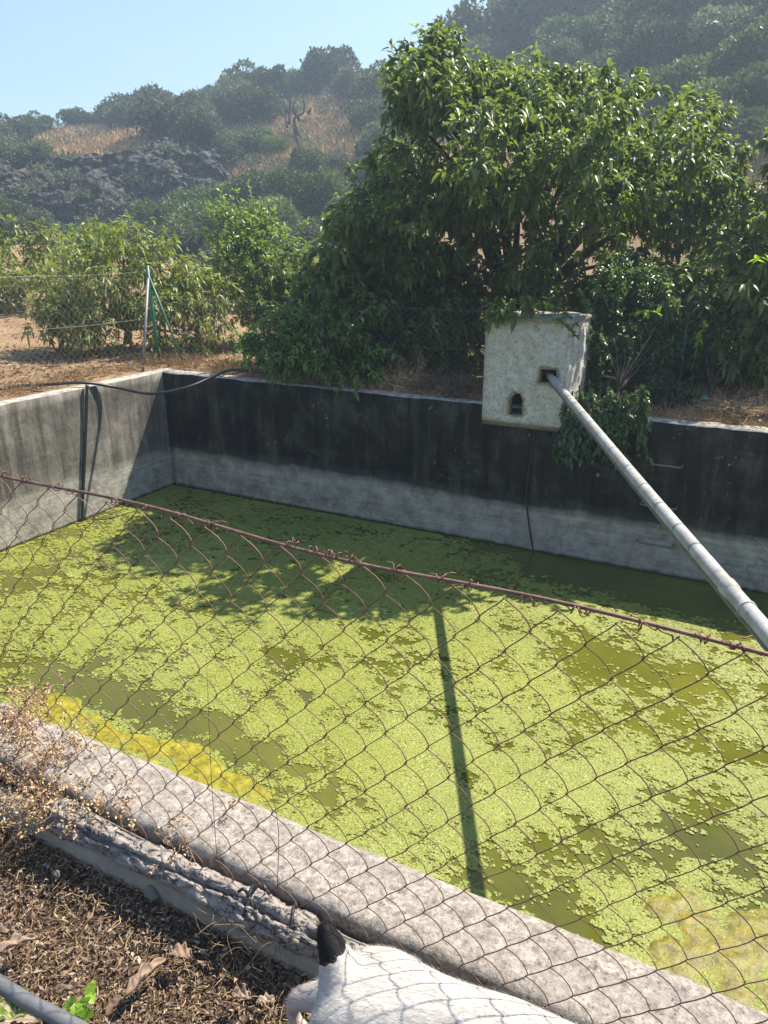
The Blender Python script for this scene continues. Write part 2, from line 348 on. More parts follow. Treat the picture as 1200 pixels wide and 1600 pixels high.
M = dict(
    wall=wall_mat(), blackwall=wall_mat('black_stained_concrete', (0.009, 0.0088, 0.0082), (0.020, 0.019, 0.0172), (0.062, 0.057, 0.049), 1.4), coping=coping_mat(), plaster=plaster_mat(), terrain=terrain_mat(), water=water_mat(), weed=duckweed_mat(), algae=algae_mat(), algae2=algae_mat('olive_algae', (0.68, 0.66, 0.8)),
    kerb=simple_mat('grey_kerb_concrete', (0.17, 0.15, 0.115), (0.33, 0.30, 0.24), 7, 0.95, 0.6, 40),
    rust=simple_mat('rusty_wire', (0.11, 0.058, 0.045), (0.26, 0.15, 0.118), 60, 0.6, 0.5, 300, 0.5, 0.55, bdist=0.001),
    rail=simple_mat('rusty_rod', (0.14, 0.07, 0.055), (0.28, 0.17, 0.14), 50, 0.6, 0.5, 240, 0.5, 0.35, bdist=0.001),
    galv=simple_mat('dull_galvanised_wire', (0.24, 0.22, 0.19), (0.40, 0.37, 0.32), 50, 0.5, 0.2, 200, 0.5, 0.6, bdist=0.001),
    pvc=pipe_mat(),
    strap=simple_mat('grey_wire_strap', (0.10, 0.10, 0.10), (0.18, 0.18, 0.17), 30, 0.5, 0.1, 90, 0.5),
    hose=simple_mat('black_polythene', (0.012, 0.012, 0.013), (0.03, 0.03, 0.032), 20, 0.42, 0.15, 90, 0.5, bdist=0.002),
    greyhose=simple_mat('faded_grey_hose', (0.085, 0.09, 0.10), (0.16, 0.165, 0.175), 18, 0.6, 0.25, 120, 0.4, bdist=0.002),
    darkgreen=simple_mat('dark_green_steel', (0.012, 0.035, 0.022), (0.02, 0.06, 0.04), 12, 0.5, 0.15, 90, 0.5),
    greenpost=simple_mat('green_painted_steel', (0.02, 0.12, 0.075), (0.05, 0.21, 0.13), 12, 0.45, 0.15, 90, 0.5),
    greypost=simple_mat('grey_galvanised_steel', (0.16, 0.17, 0.17), (0.27, 0.28, 0.28), 12, 0.5, 0.15, 90, 0.5, 0.3),
    darkpole=simple_mat('dark_steel_tube', (0.03, 0.033, 0.035), (0.07, 0.075, 0.08), 12, 0.35, 0.15, 90, 0.5, 0.4),
    dark=simple_mat('shade_dark_masonry', (0.03, 0.028, 0.025), (0.06, 0.055, 0.05), 12, 0.95, 0.2),  # shade inside the box put into the colour
    bark=bark_mat('grey_brown_bark', (0.035, 0.028, 0.022), (0.085, 0.07, 0.055), (0.17, 0.145, 0.12)),
    log=log_mat(),
    persimmon=leaf_mat('dark_glossy_leaf', (0.045, 0.078, 0.022), (0.185, 0.240, 0.080), (1.6, 1.65, 0.7), 0.40, 0.43, 0.5),
    avocado=leaf_mat('olive_drooping_leaf', (0.095, 0.125, 0.03), (0.25, 0.285, 0.085), (1.8, 1.9, 0.7), 0.42, 0.32, 0.5),
    shrub=leaf_mat('small_green_leaf', (0.06, 0.105, 0.026), (0.18, 0.26, 0.085), (1.8, 2.1, 0.7), 0.38, 0.34, 0.55),
    pale=leaf_mat('pale_green_leaf', (0.08, 0.125, 0.035), (0.22, 0.29, 0.11), (1.7, 1.9, 0.7), 0.38, 0.36, 0.55),
    creeper=leaf_mat('creeper_leaflet', (0.035, 0.072, 0.028), (0.125, 0.19, 0.075), (1.7, 1.9, 0.8), 0.33, 0.34, 0.6),
    shoot=leaf_mat('young_lime_leaf', (0.10, 0.20, 0.02), (0.22, 0.34, 0.04), (1.8, 1.8, 0.6), 0.4, 0.5, 0.4),
    oak=leaf_mat('holm_oak_leaf', (0.026, 0.038, 0.016), (0.115, 0.14, 0.058), (1.5, 1.6, 0.8), 0.55, 0.25, 0.3, 0.5),
    olive=leaf_mat('grey_olive_leaf', (0.045, 0.055, 0.034), (0.155, 0.175, 0.11), (1.4, 1.5, 0.9), 0.55, 0.25, 0.3, 0.5),
    hillgreen=leaf_mat('carob_leaf', (0.03, 0.055, 0.016), (0.14, 0.19, 0.065), (1.5, 1.7, 0.7), 0.5, 0.28, 0.4, 0.5),
    agave=leaf_mat('agave_leaf', (0.10, 0.13, 0.10), (0.17, 0.21, 0.17), (1.2, 1.3, 1.0), 0.5, 0.1, 0.4),
    straw=litter_mat('straw', [(0.16, 0.105, 0.055), (0.32, 0.22, 0.12), (0.48, 0.36, 0.21), (0.60, 0.48, 0.31)]),
    hillgrass=litter_mat('hill_straw', [(0.28, 0.17, 0.08), (0.44, 0.29, 0.14), (0.56, 0.40, 0.21), (0.52, 0.37, 0.22)]),
    dryweed=litter_mat('dry_weed_stem', [(0.22, 0.13, 0.07), (0.42, 0.27, 0.15), (0.56, 0.39, 0.23), (0.68, 0.52, 0.34)]),
    litter=litter_mat('leaf_litter', [(0.065, 0.041, 0.029), (0.14, 0.090, 0.062), (0.24, 0.162, 0.115), (0.36, 0.265, 0.195), (0.50, 0.40, 0.31)]),
    twig=litter_mat('bare_twig', [(0.10, 0.065, 0.045), (0.18, 0.12, 0.085), (0.27, 0.2, 0.15)]),
    cliff=rock_mat('dark_cliff_rock', (0.045, 0.044, 0.043), (0.10, 0.096, 0.091), (0.19, 0.18, 0.165)),
    paleroc=rock_mat('pale_rock', (0.13, 0.125, 0.12), (0.24, 0.23, 0.215), (0.36, 0.345, 0.32)),
    teal=simple_mat('turquoise_plastic', (0.02, 0.30, 0.22), (0.04, 0.42, 0.32), 8, 0.4, 0.1),
    stone=simple_mat('field_stone', (0.12, 0.11, 0.10), (0.26, 0.24, 0.215), 12, 0.9, 0.5),
)

# ------------------------------------------------------------------ leaves
def leaves(pos, dirv, nrm, L, Wd, droop, tone, fold=0.25):
    """long bent leaves, 8 verts and 8 triangles each"""
    d = unit(dirv); s = unit(np.cross(d, nrm)); n = np.cross(s, d)
    L = np.asarray(L)[:, None]; Wd = np.asarray(Wd)[:, None]; dr = np.asarray(droop)[:, None]
    g = np.array([0, 0, -1.0])
    def pt(t, w, side): return pos + d*L*t + g*(dr*L*t*t) + s*(Wd*w*side) + n*(Wd*abs(side)*w*fold*2)
    V = np.stack([pt(0, 0, 0), pt(.3, .5, -1), pt(.33, 0, 0), pt(.3, .5, 1), pt(.68, .42, -1), pt(.70, 0, 0), pt(.68, .42, 1), pt(1, 0, 0)], 1)
    N = len(pos); base = np.array([[0, 2, 1], [0, 3, 2], [1, 2, 5], [1, 5, 4], [2, 3, 6], [2, 6, 5], [4, 5, 7], [5, 6, 7]])
    T = (np.arange(N)[:, None, None]*8+base[None]).reshape(-1, 3)
    return V.reshape(-1, 3), T, np.repeat(tone, 8)
def kites(pos, dirv, nrm, L, Wd, tone, fold=0.3, droop=None):
    """small leaves, 4 verts and 2 triangles each"""
    d = unit(dirv); s = unit(np.cross(d, nrm)); n = np.cross(s, d)
    L = np.asarray(L)[:, None]; Wd = np.asarray(Wd)[:, None]
    up = n*Wd*fold
    tip = pos+d*L
    if droop is not None: tip = tip+np.array([0, 0, -1.0])*(np.asarray(droop)[:, None]*L)
    V = np.stack([pos, pos+d*L*.42-s*Wd*.5+up, tip, pos+d*L*.42+s*Wd*.5+up], 1)
    N = len(pos); T = (np.arange(N)[:, None, None]*4+np.array([[0, 2, 1], [0, 3, 2]])[None]).reshape(-1, 3)
    return V.reshape(-1, 3), T, np.repeat(tone, 4)
def rdir(n, g=rng): return unit(g.normal(size=(n, 3)))

def outline_lobes(poly, depth, thick, n, r, g=rng, tilt=0.0):
    """lobe centres filling the volume whose outline from the pool is POLY"""
    q = rand_in_poly(poly, n, g); P = np.asarray(poly, float); c = P.mean(0); e = np.ptp(P, axis=0)/2
    k = np.sqrt(np.clip(1-(((q-c)/e)**2).sum(1)*0.8, 0.12, 1))
    dd = depth+(g.random(n)*2-1)*thick*k+tilt*(q[:, 1]-c[1])/e[1]
    C = np.array([atD(a, b, t) for (a, b), t in zip(q, dd)])
    return C, r*(0.7+0.6*g.random(n))
def twig_tips(C, R_, per, g=rng, flat=0.8):
    n = len(C)*per; k = np.repeat(np.arange(len(C)), per); d = rdir(n, g)
    rad = (0.45+0.55*g.random(n)**0.6)
    p = C[k]+d*(R_[k]*rad)[:, None]*np.array([1, 1, flat]); return p, d
def leafy(tips, outd, k, L, Wd, droop, spread=0.9, g=rng, big=True, scatter=0.06, upb=0.15):
    n = len(tips)*k; i = np.repeat(np.arange(len(tips)), k)
    d = unit(outd[i]*0.6+rdir(n, g)*spread+np.array([0, 0, upb])); nr = unit(rdir(n, g)*0.55+np.array([0, 0, 1.0]))
    p = tips[i]+rdir(n, g)*scatter*g.random((n, 1))
    Ls = L*(0.65+0.6*g.random(n)); Ws = Wd*(0.7+0.5*g.random(n)); tone = np.clip(np.repeat(g.random(len(tips)), k)*0.5+g.random(n)*0.5, 0, 1)
    if big: return leaves(p, d, nr, Ls, Ws, droop*(0.5+g.random(n)), tone)
    return kites(p, d, nr, Ls, Ws, tone, 0.3, droop*(0.5+g.random(n)))
def limbs(base, C, n, r0, g=rng, fork=0.35):
    tg, geo = Geo(), Geo(); mid = C.mean(0); fk = base+(mid-base)*fork
    tr = spline([base-np.array([0, 0, 0.2]), base+(fk-base)*0.5+g.normal(size=3)*0.05, fk], 10); V, Fs = tube(tr, np.linspace(r0*1.15, r0*0.75, 10), 9); tg.add(V, Fs)
    for j in g.choice(len(C), min(n, len(C)), replace=False):
        e = C[j]; m = (fk+e)/2+np.array([0, 0, 0.12])*np.linalg.norm(e-fk)+g.normal(size=3)*0.06
        st = base+(fk-base)*(0.6+0.4*g.random())
        V, Fs = tube(spline([st, m, e], 9), np.linspace(r0*0.5, r0*0.06, 9), 6); geo.add(V, Fs)
    return tg, geo

# ------------------------------------------------------------------ terrain: yard, hillsides, cliff
AZ_T = [-180, -100, -75, -56, -50, -46, -43, -40, -36, -32, -28, -24, -20, -15, -10, -4, 5, 20, 60, 110, 180]
EL_T = [0.5, 2.0, 5.6, 5.9, 6.0, 6.5, 7.0, 7.8, 8.6, 9.2, 10.0, 11.2, 12.6, 14.5, 16.5, 18.5, 20, 21, 14, 3, 0.5]
def hill_z(x, y):
    dx, dy = x-CAM[0], y-CAM[1]; r = np.hypot(dx, dy); az = np.degrees(np.arctan2(dx, dy))
    el = np.interp(az, AZ_T, EL_T); rr = np.interp(az, [-60, -30, -10, 10], [72, 64, 58, 55])
    zr = 1.5+rr*np.tan(np.radians(el)); r0 = np.interp(az, [-60, -40, -25, -8, 0, 20], [30, 31, 27, 23, 21, 20])
    u = np.clip((r-r0)/(rr-r0), 0, 1.6)
    z = zr*np.where(u < 1, 0.25*u+0.75*u**1.15, 1+0.12*np.minimum(u-1, .6))
    # cliff on the left hill: flat foot, sudden step near 46 m, gentle slope above it
    ck = smooth(-58, -54, az)*(1-smooth(-40.5, -37.5, az))
    ztop = 1.5+47*np.tan(np.radians(np.interp(az, [-60, -50, -46, -42, -38], [4.3, 4.5, 5.1, 6.0, 6.8])))
    zc = np.where(r < 48.4, 1.6*smooth(24, 45, r), np.where(r < 49.8, 1.6+(ztop-1.6)*smooth(48.4, 49.7, r), ztop+(zr-ztop)*np.clip((r-49.8)/(rr-49.8), 0, 1.5)))
    z = z*(1-ck)+zc*ck
    am = smooth(22, 45, r)
    return z+am*(n2(x, y, 0.16, 4, 5)-0.5)*1.6
def ground_z(x, y):
    yard = 0.02+0.03*(n2(x, y, 0.6, 3, 9)-0.5)
    right = smooth(5.4, 6.6, x)*smooth(0.25, 0.9, y)*(1-smooth(2.5, 4.5, y))*0.05
    near = -0.135-0.040*smooth(-5.80, -5.92, y)+0.035*(n2(x, y, 3.2, 4, 21)-0.5)
    k = smooth(-5.25, -5.68, y)
    return yard*(1-k)+near*k+right+hill_z(x, y)
def lines(segs):
    out = []
    for a, b, st in segs: out += list(np.arange(a, b-1e-6, st))
    return np.array(sorted(set(np.round(out, 4))))
gx = lines([(-130, -90, 5), (-90, -12, 1.0), (-12, -0.22, 0.31), (-0.22, 4.4, 0.33), (4.4, 7.2, 0.04), (7.2, 11.7, 0.3), (11.7, 40, 1.0), (40, 141, 5)]); gx = np.unique(np.r_[gx, -0.22, 11.7])
gy = lines([(-130, -20, 10), (-20, -7.0, 0.8), (-7.0, -5.70, 0.04), (-5.70, 0.22, 0.37), (0.22, 9, 0.3), (9, 90, 1.0), (90, 141, 5)]); gy = np.unique(np.r_[gy, -5.70, 0.22])
XX, YY = np.meshgrid(gx, gy, indexing='ij'); ZZ = ground_z(XX, YY)
rim = (XX > -.2201) & (XX < 11.7001) & (YY < .2201) & (YY > -5.6999)
ZZ[rim] = -0.05
V = np.stack([XX, YY, ZZ], -1).reshape(-1, 3); ny = len(gy)
i, j = np.meshgrid(np.arange(len(gx)-1), np.arange(ny-1), indexing='ij')
mx, my = (gx[i]+gx[i+1])/2, (gy[j]+gy[j+1])/2
keep = ~((mx > -0.22) & (mx < 11.7) & (my > -5.70) & (my < 0.22))
q = (i*ny+j)[keep]
tag(obj('ground', V, np.stack([q, q+ny, q+ny+1, q+1], -1), M['terrain'], smooth_=True), kind='structure')

def fast_z(x, y):
    i = np.clip(np.searchsorted(gx, x)-1, 0, len(gx)-2); j = np.clip(np.searchsorted(gy, y)-1, 0, len(gy)-2)
    u = np.clip((x-gx[i])/(gx[i+1]-gx[i]), 0, 1); v = np.clip((y-gy[j])/(gy[j+1]-gy[j]), 0, 1)
    return (ZZ[i, j]*(1-u)+ZZ[i+1, j]*u)*(1-v)+(ZZ[i, j+1]*(1-u)+ZZ[i+1, j+1]*u)*v
def drop(px, py, rmin=15, rmax=110):
    """where the line of sight through a point of the outline meets the hillside"""
    d = ray(px, py); h = math.hypot(d[0], d[1]); t = np.linspace(rmin, rmax, 260)/h
    P = CAM+d*t[:, None]; below = P[:, 2] < fast_z(P[:, 0], P[:, 1])
    return P[np.argmax(below)] if below.any() else None

# rock face of the cliff
azs = np.radians(np.linspace(-59, -35.5, 330)); hs = np.linspace(-0.06, 1.05, 90)
A, H = np.meshgrid(azs, hs, indexing='ij'); ad = np.degrees(A)
ztop = 1.5+47*np.tan(np.radians(np.interp(ad, [-60, -50, -46, -42, -38], [4.3, 4.5, 5.1, 6.0, 6.8])))
zz = 1.2+(ztop-1.0)*H*(1-.75*smooth(-40.5, -36, ad))*(.92+.16*fbm(np.stack([ad*.8, ad*0, ad*0], -1), 3, 6))
arc = A*46
pp = np.stack([arc*0.55, H*3.2, zz*0], -1)
blk = np.floor(fbm(np.stack([arc*0.9+zz*0.5, zz*1.5-arc*0.35, zz*0], -1), 4, 3)*14)/14+.25*np.floor(fbm(np.stack([arc*2.6-zz*0.8, zz*2.8+arc*0.4, zz*0], -1), 3, 13)*10)/10
rad = 46.4-1.3*(fbm(pp, 4, 31)-0.4)-1.5*(blk-0.45)-0.5*(fbm(pp*6, 3, 8)-0.5)+2.6*np.clip(H, 0, 1)**2.2
V = np.stack([CAM[0]+np.sin(A)*rad, CAM[1]+np.cos(A)*rad, zz+0.35*(fbm(pp*3, 3, 77)-0.5)], -1).reshape(-1, 3)
nh = len(hs); i, j = np.meshgrid(np.arange(len(azs)-1), np.arange(nh-1), indexing='ij'); q = i*nh+j
CLIFF_V = V
tag(obj('cliff', V, np.stack([q, q+nh, q+nh+1, q+1], -1).reshape(-1, 4), M['cliff']), 'dark jagged rock face under the dry grass ridge on the left', kind='structure')

def rock_mesh(seed, rough=0.35):
    bm = bmesh.new(); bmesh.ops.create_icosphere(bm, subdivisions=3, radius=1.0)
    P = np.array([v.co[:] for v in bm.verts]); k = 1+rough*2*(fbm(P*1.3+seed*5.1, 3, seed)-0.5)
    c = np.floor((fbm(P*1.9+seed, 2, seed+3))*6)/6; k = k*(0.85+0.35*c)
    for v, s in zip(bm.verts, k): v.co *= s
    me = bpy.data.meshes.new('rock'); bm.to_mesh(me); bm.free(); return me
rocks = [rock_mesh(s) for s in (1, 2, 3, 4)]
for me in rocks: me.materials.append(M['paleroc'])
spots = [(150, 237, .55, 'broken pale stone furthest left on the lip of the cliff'), (172, 243, .7, 'flat pale stone on the cliff lip beside the leftmost stone'), (196, 222, .55, 'upright pale stone highest on the cliff lip'),
         (222, 240, .8, 'grey block jutting from the middle of the cliff lip'), (255, 248, .8, 'dark grey block right of the middle of the cliff lip'), (285, 225, .6, 'rightmost grey stone on the cliff lip below the olive bush')]
for n, (px, py, s, lb) in enumerate(spots):
    p = drop(px, py, 30)
    o = bpy.data.objects.new('rock', rocks[n % 4]); s *= .62; o.location = p+np.array([0, 0, s*0.1]); o.scale = (s, s*.8, s*.6); o.rotation_euler = (0.2*n, 0.1, n*1.3)
    tag(link(o), lb, 'rock', 'stones on the cliff lip')
p = drop(1172, 232, 15)
o = bpy.data.objects.new('boulder', rocks[1].copy()); o.location = p+np.array([0, 0, .3]); s = 22/F_PX*np.linalg.norm(p-CAM); o.scale = (s, s*.8, s*.72)
tag(link(o), 'pale grey boulder above the dry slope at the right edge', 'boulder')

# ------------------------------------------------------------------ basin: walls, water, floating plants
def wall_block(a, b, st, name, mat, parent, amp=0.004, edge=0.015, seed=0, label=None):
    a = np.asarray(a, float); b = np.asarray(b, float); n = np.maximum(1, np.round((b-a)/st)).astype(int)
    idx = {}; Vs = []; Fs = []
    def vid(i, j, k):
        t = (i, j, k)
        if t not in idx: idx[t] = len(Vs); Vs.append((i/n[0], j/n[1], k/n[2]))
        return idx[t]
    for ax in range(3):
        u, v = [c for c in range(3) if c != ax]
        for side in (0, n[ax]):
            for i in range(n[u]):
                for j in range(n[v]):
                    q = []
                    for di, dj in ((0, 0), (1, 0), (1, 1), (0, 1)):
                        c = [0, 0, 0]; c[ax] = side; c[u] = i+di; c[v] = j+dj; q.append(vid(*c))
                    if (side == 0) == (ax != 1): q = q[::-1]
                    Fs.append(q)
    T = np.array(Vs); P = a+(b-a)*T
    nn = np.stack([fbm(P*6+s_*31+seed, 4, s_+seed) for s_ in range(3)], -1)-0.5
    P = P+nn*amp*2
    # worn top arrises
    if edge:
        top = T[:, 2] > 0.999
        side = (np.minimum(T[:, 1], 1-T[:, 1]) < 1e-6) if (b-a)[0] > (b-a)[1] else (np.minimum(T[:, 0], 1-T[:, 0]) < 1e-6)
        k = top & side
        P[k, 2] -= edge*(0.3+1.4*fbm(P[k]*9, 4, 55+seed))
    o = obj(name, P, np.array(Fs), mat, parent, smooth_=False)
    if label: o['label'] = label
    return o
basin = empty('concrete_basin', (5.7, -2.7, -1.44), 'rectangular concrete irrigation basin holding green algae-covered water', 'basin')
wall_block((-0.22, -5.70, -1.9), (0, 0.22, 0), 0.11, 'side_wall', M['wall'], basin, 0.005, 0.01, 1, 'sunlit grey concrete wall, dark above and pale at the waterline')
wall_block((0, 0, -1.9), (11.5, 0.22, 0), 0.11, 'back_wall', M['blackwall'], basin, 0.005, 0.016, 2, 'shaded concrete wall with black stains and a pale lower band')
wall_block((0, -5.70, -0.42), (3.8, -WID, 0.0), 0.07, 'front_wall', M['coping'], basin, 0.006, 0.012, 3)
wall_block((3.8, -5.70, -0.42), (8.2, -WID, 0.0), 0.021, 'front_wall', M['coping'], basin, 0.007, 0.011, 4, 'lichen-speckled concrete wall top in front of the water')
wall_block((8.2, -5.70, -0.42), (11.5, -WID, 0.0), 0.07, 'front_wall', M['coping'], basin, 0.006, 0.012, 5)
wall_block((0, -5.69, -1.9), (11.5, -WID-.01, -0.43), 0.2, 'front_wall_base', M['wall'], basin, 0.003, 0, 6)
wall_block((11.5, -5.70, -1.9), (11.7, 0.22, 0), 0.15, 'side_wall', M['wall'], basin, 0.004, 0.01, 7)
# water
nx, ny_ = 190, 90
X, Y = np.meshgrid(np.linspace(0.0, 11.5, nx), np.linspace(-WID, 0, ny_), indexing='ij')
V = np.stack([X, Y, np.full_like(X, -HW)], -1).reshape(-1, 3); i, j = np.meshgrid(np.arange(nx-1), np.arange(ny_-1), indexing='ij'); q = i*ny_+j
def _wp(px, py): return onp(px, py, 2, -HW)[:2]
_a, _b, _c = _wp(60, 1120), _wp(470, 1265), _wp(870, 1440)
def drowned(x, y):
    nz = n2(x, y, 2.2, 5, 88)-.5; near = WID+y                    # distance from the near wall
    left = smooth(.75, .10, near+.8*nz)*smooth(_a[0]-1.2, _a[0]-.3, x)*smooth(_b[0]+.5, _b[0]-.15, x)
    right = smooth(.65, .10, near+.8*nz)*smooth(_c[0]-.1, _c[0]+.45, x)*.75
    return np.clip(left+right, 0, 1)
tag(obj('water', V, np.stack([q, q+ny_, q+ny_+1, q+1], -1).reshape(-1, 4), M['water'], tone=drowned(V[:, 0], V[:, 1])), kind='structure')

def wp(px, py): return onp(px, py, 2, -HW)[:2]
# open-water patches (centre, half-axes in metres along and across the basin)
OPEN = [((1000, 905), .9, .36, 1.3), ((1150, 940), 1.4, .45, 1.6), ((880, 882), .7, .28, .9), ((760, 850), .5, .15, .5), ((930, 1040), .35, .28, .65), ((1060, 1060), .5, .22, .7), ((1010, 1130), .4, .25, .45),
        ((850, 1330), .22, .16, .6), ((960, 1320), .35, .14, .55), ((830, 1390), .25, .10, .5), ((1080, 1260), .25, .13, .5), ((1150, 1180), .4, .18, .5), ((900, 1000), .3, .2, .6),
        ((330, 1140), 1.2, .16, .62), ((450, 1200), .5, .14, .55), ((200, 1100), .9, .15, .5), ((80, 1070), .7, .2, .55), ((480, 1250), .3, .10, .5), ((570, 1040), .3, .12, .5), ((480, 1085), .09, .04, 1.2), ((740, 1215), .10, .08, .9), ((690, 1195), .07, .05, .8),
        ((30, 900), .5, .6, .45), ((150, 830), .5, .35, .3), ((420, 1010), .5, .2, .3), ((520, 960), .4, .15, .35), ((300, 1020), .5, .15, .3), ((1170, 1330), .4, .12, .6), ((900, 1450), .3, .06, .6)]
DENSE = [((600, 1150), .8, .45, .25), ((700, 1280), .6, .4, .25), ((350, 900), .9, .5, .18), ((560, 870), 1.1, .6, .25), ((850, 1120), .5, .3, .12), ((1080, 1200), .4, .2, .15)]
OPEN = [(wp(*c), a, b, k) for c, a, b, k in OPEN]; DENSE = [(wp(*c), a, b, k) for c, a, b, k in DENSE]
def blobs(lst, x, y):
    s = 0
    for c, a, b, k in lst: s = s+k*np.exp(-(((x-c[0])/a)**2+((y-c[1])/b)**2))
    return s
def cover(x, y):
    n = 0.33*n2(x, y, 2.4, 5, 3)+0.34*n2(x, y*1.3, 8, 4, 13)+0.33*n2(x*.8, y*1.5, 24, 3, 23)
    return n-0.450-0.165*blobs(OPEN, x, y)+0.22*blobs(DENSE, x, y)
def weed_layer(n, size, name, label, lift, seed):
    g = np.random.default_rng(seed); got = []; tot = 0
    while tot < n:
        x = 0.02+8.6*g.random(400000); y = -WID+0.02+(WID-0.05)*g.random(400000)
        d2 = (x-CAM[0])**2+(y-CAM[1])**2+8.6; ok = g.random(len(x)) < 11.5/d2
        ok &= np.abs((x-CAM[0])*_r0[0]+(y-CAM[1])*_r0[1]) < 0.53*((x-CAM[0])*_fw[0]+(y-CAM[1])*_fw[1]+1.0)+0.7
        x, y = x[ok], y[ok]; c = cover(x, y)
        ok = ((c > 0) & (g.random(len(x)) < np.where(c < .05, 1.0, .62))) | (g.random(len(x)) < 0.03*(c > -.09)); x, y, c = x[ok], y[ok], c[ok]
        got.append(np.stack([x, y, c], -1)); tot += len(x)
    P = np.concatenate(got)[:n]; d = np.sqrt((P[:, 0]-CAM[0])**2+(P[:, 1]-CAM[1])**2+8.6)
    r = size*d*(0.55+0.9*g.random(n)); z = -HW+lift+0.0035*g.random(n)+0.004*n2(P[:, 0], P[:, 1], 12, 3, 6)
    a = np.linspace(0, 2*np.pi, 4, endpoint=False)[None]+g.random(n)[:, None]*6.3
    rr = r[:, None]*(0.65+0.6*g.random((n, 4)))
    tilt = g.normal(size=(n, 2))*0.13
    dx, dy = rr*np.cos(a), rr*np.sin(a)
    ring = np.stack([P[:, :1]+dx, P[:, 1:2]+dy, z[:, None]+dx*tilt[:, :1]+dy*tilt[:, 1:]], -1)
    V = ring.reshape(-1, 3)
    T = np.arange(n)[:, None]*4+np.arange(4)[None]
    tn = np.clip(0.22+0.45*n2(P[:, 0], P[:, 1], 1.6, 3, 41)+0.24*g.random(n)+0.12*(P[:, 2] > 0.12), 0, 1)
    V[:, 1] = np.clip(V[:, 1], -WID+.004, -.004); V[:, 0] = np.maximum(V[:, 0], .004)
    return tag(obj(name, V, T, M['weed'], smooth_=False, tone=np.repeat(tn, 4)), label, kind='stuff')
def weed_carpet():
    st = .022; x = np.arange(0.01, 8.7, st); y = np.arange(-WID+.01, -.005, st); X, Y = np.meshgrid(x, y, indexing='ij'); C = cover(X, Y)
    Z = -HW+.0015+.004*n2(X, Y, 14, 3, 6)+.002*n2(X, Y, 60, 2, 8)
    c4 = np.minimum(np.minimum(C[:-1, :-1], C[1:, :-1]), np.minimum(C[:-1, 1:], C[1:, 1:])); ny = len(y)
    xm, ym = X[:-1, :-1], Y[:-1, :-1]; vis = np.abs((xm-CAM[0])*_r0[0]+(ym-CAM[1])*_r0[1]) < 0.53*((xm-CAM[0])*_fw[0]+(ym-CAM[1])*_fw[1]+1.0)+0.8
    i, j = np.where((c4 > .02) & vis); q = i*ny+j
    V = np.stack([X, Y, Z], -1).reshape(-1, 3); F = np.stack([q, q+ny, q+ny+1, q+1], -1); u, inv = np.unique(F, return_inverse=True)
    V = V[u]; F = inv.reshape(F.shape)
    tag(obj('duckweed', V, F, M['weed'], smooth_=True, tone=np.clip(.0+.5*n2(V[:, 0], V[:, 1], 1.6, 3, 41)+.4*n2(V[:, 0], V[:, 1], 40, 2, 42), 0, 1)), 'pale yellow-green duckweed carpet lying on the dark water', kind='stuff')
weed_carpet()
weed_layer(270000, 0.0019, 'duckweed', 'pale yellow-green duckweed floating in broken mats on the dark water', 0.0, 5)

# yellow filamentous algae rising to the surface along the near wall
def algae_patch(x0, x1, y1, seed, mt, label):
    nx = int((x1-x0)/0.018); ny = int((y1+WID-.012)/0.018)
    X, Y = np.meshgrid(np.linspace(x0, x1, nx), np.linspace(-WID+.012, y1, ny), indexing='ij')
    e = np.clip(np.minimum(np.minimum(X-x0, x1-X)/0.5, (y1-Y)/0.30), -1, 1)+1.1*(n2(X, Y, 3.0, 4, seed+5)-.5)
    z = -HW+0.002+0.040*(n2(X, Y, 8, 4, seed)-0.45)+0.022*(n2(X, Y, 26, 3, seed+1)-0.5)+0.045*np.clip(e-.88, -1, .16)
    V = np.stack([X, Y, z], -1).reshape(-1, 3); i, j = np.meshgrid(np.arange(nx-1), np.arange(ny-1), indexing='ij'); q = i*ny+j
    return tag(obj('algae_mat', V, np.stack([q, q+ny, q+ny+1, q+1], -1).reshape(-1, 4), M[mt], smooth_=True), label, kind='stuff')
a0, a1 = wp(60, 1120), wp(480, 1270)
algae_patch(a0[0]-.6, a1[0]+.25, a1[1]+.36, 3, 'algae', 'bright yellow algae mat along the wall behind the dry weeds')
a0, a1 = wp(860, 1450), wp(1200, 1440)
algae_patch(a0[0]-.05, 8.2, a1[1]+.28, 9, 'algae2', 'yellow-olive bubbly algae mat beside the wall at the right')

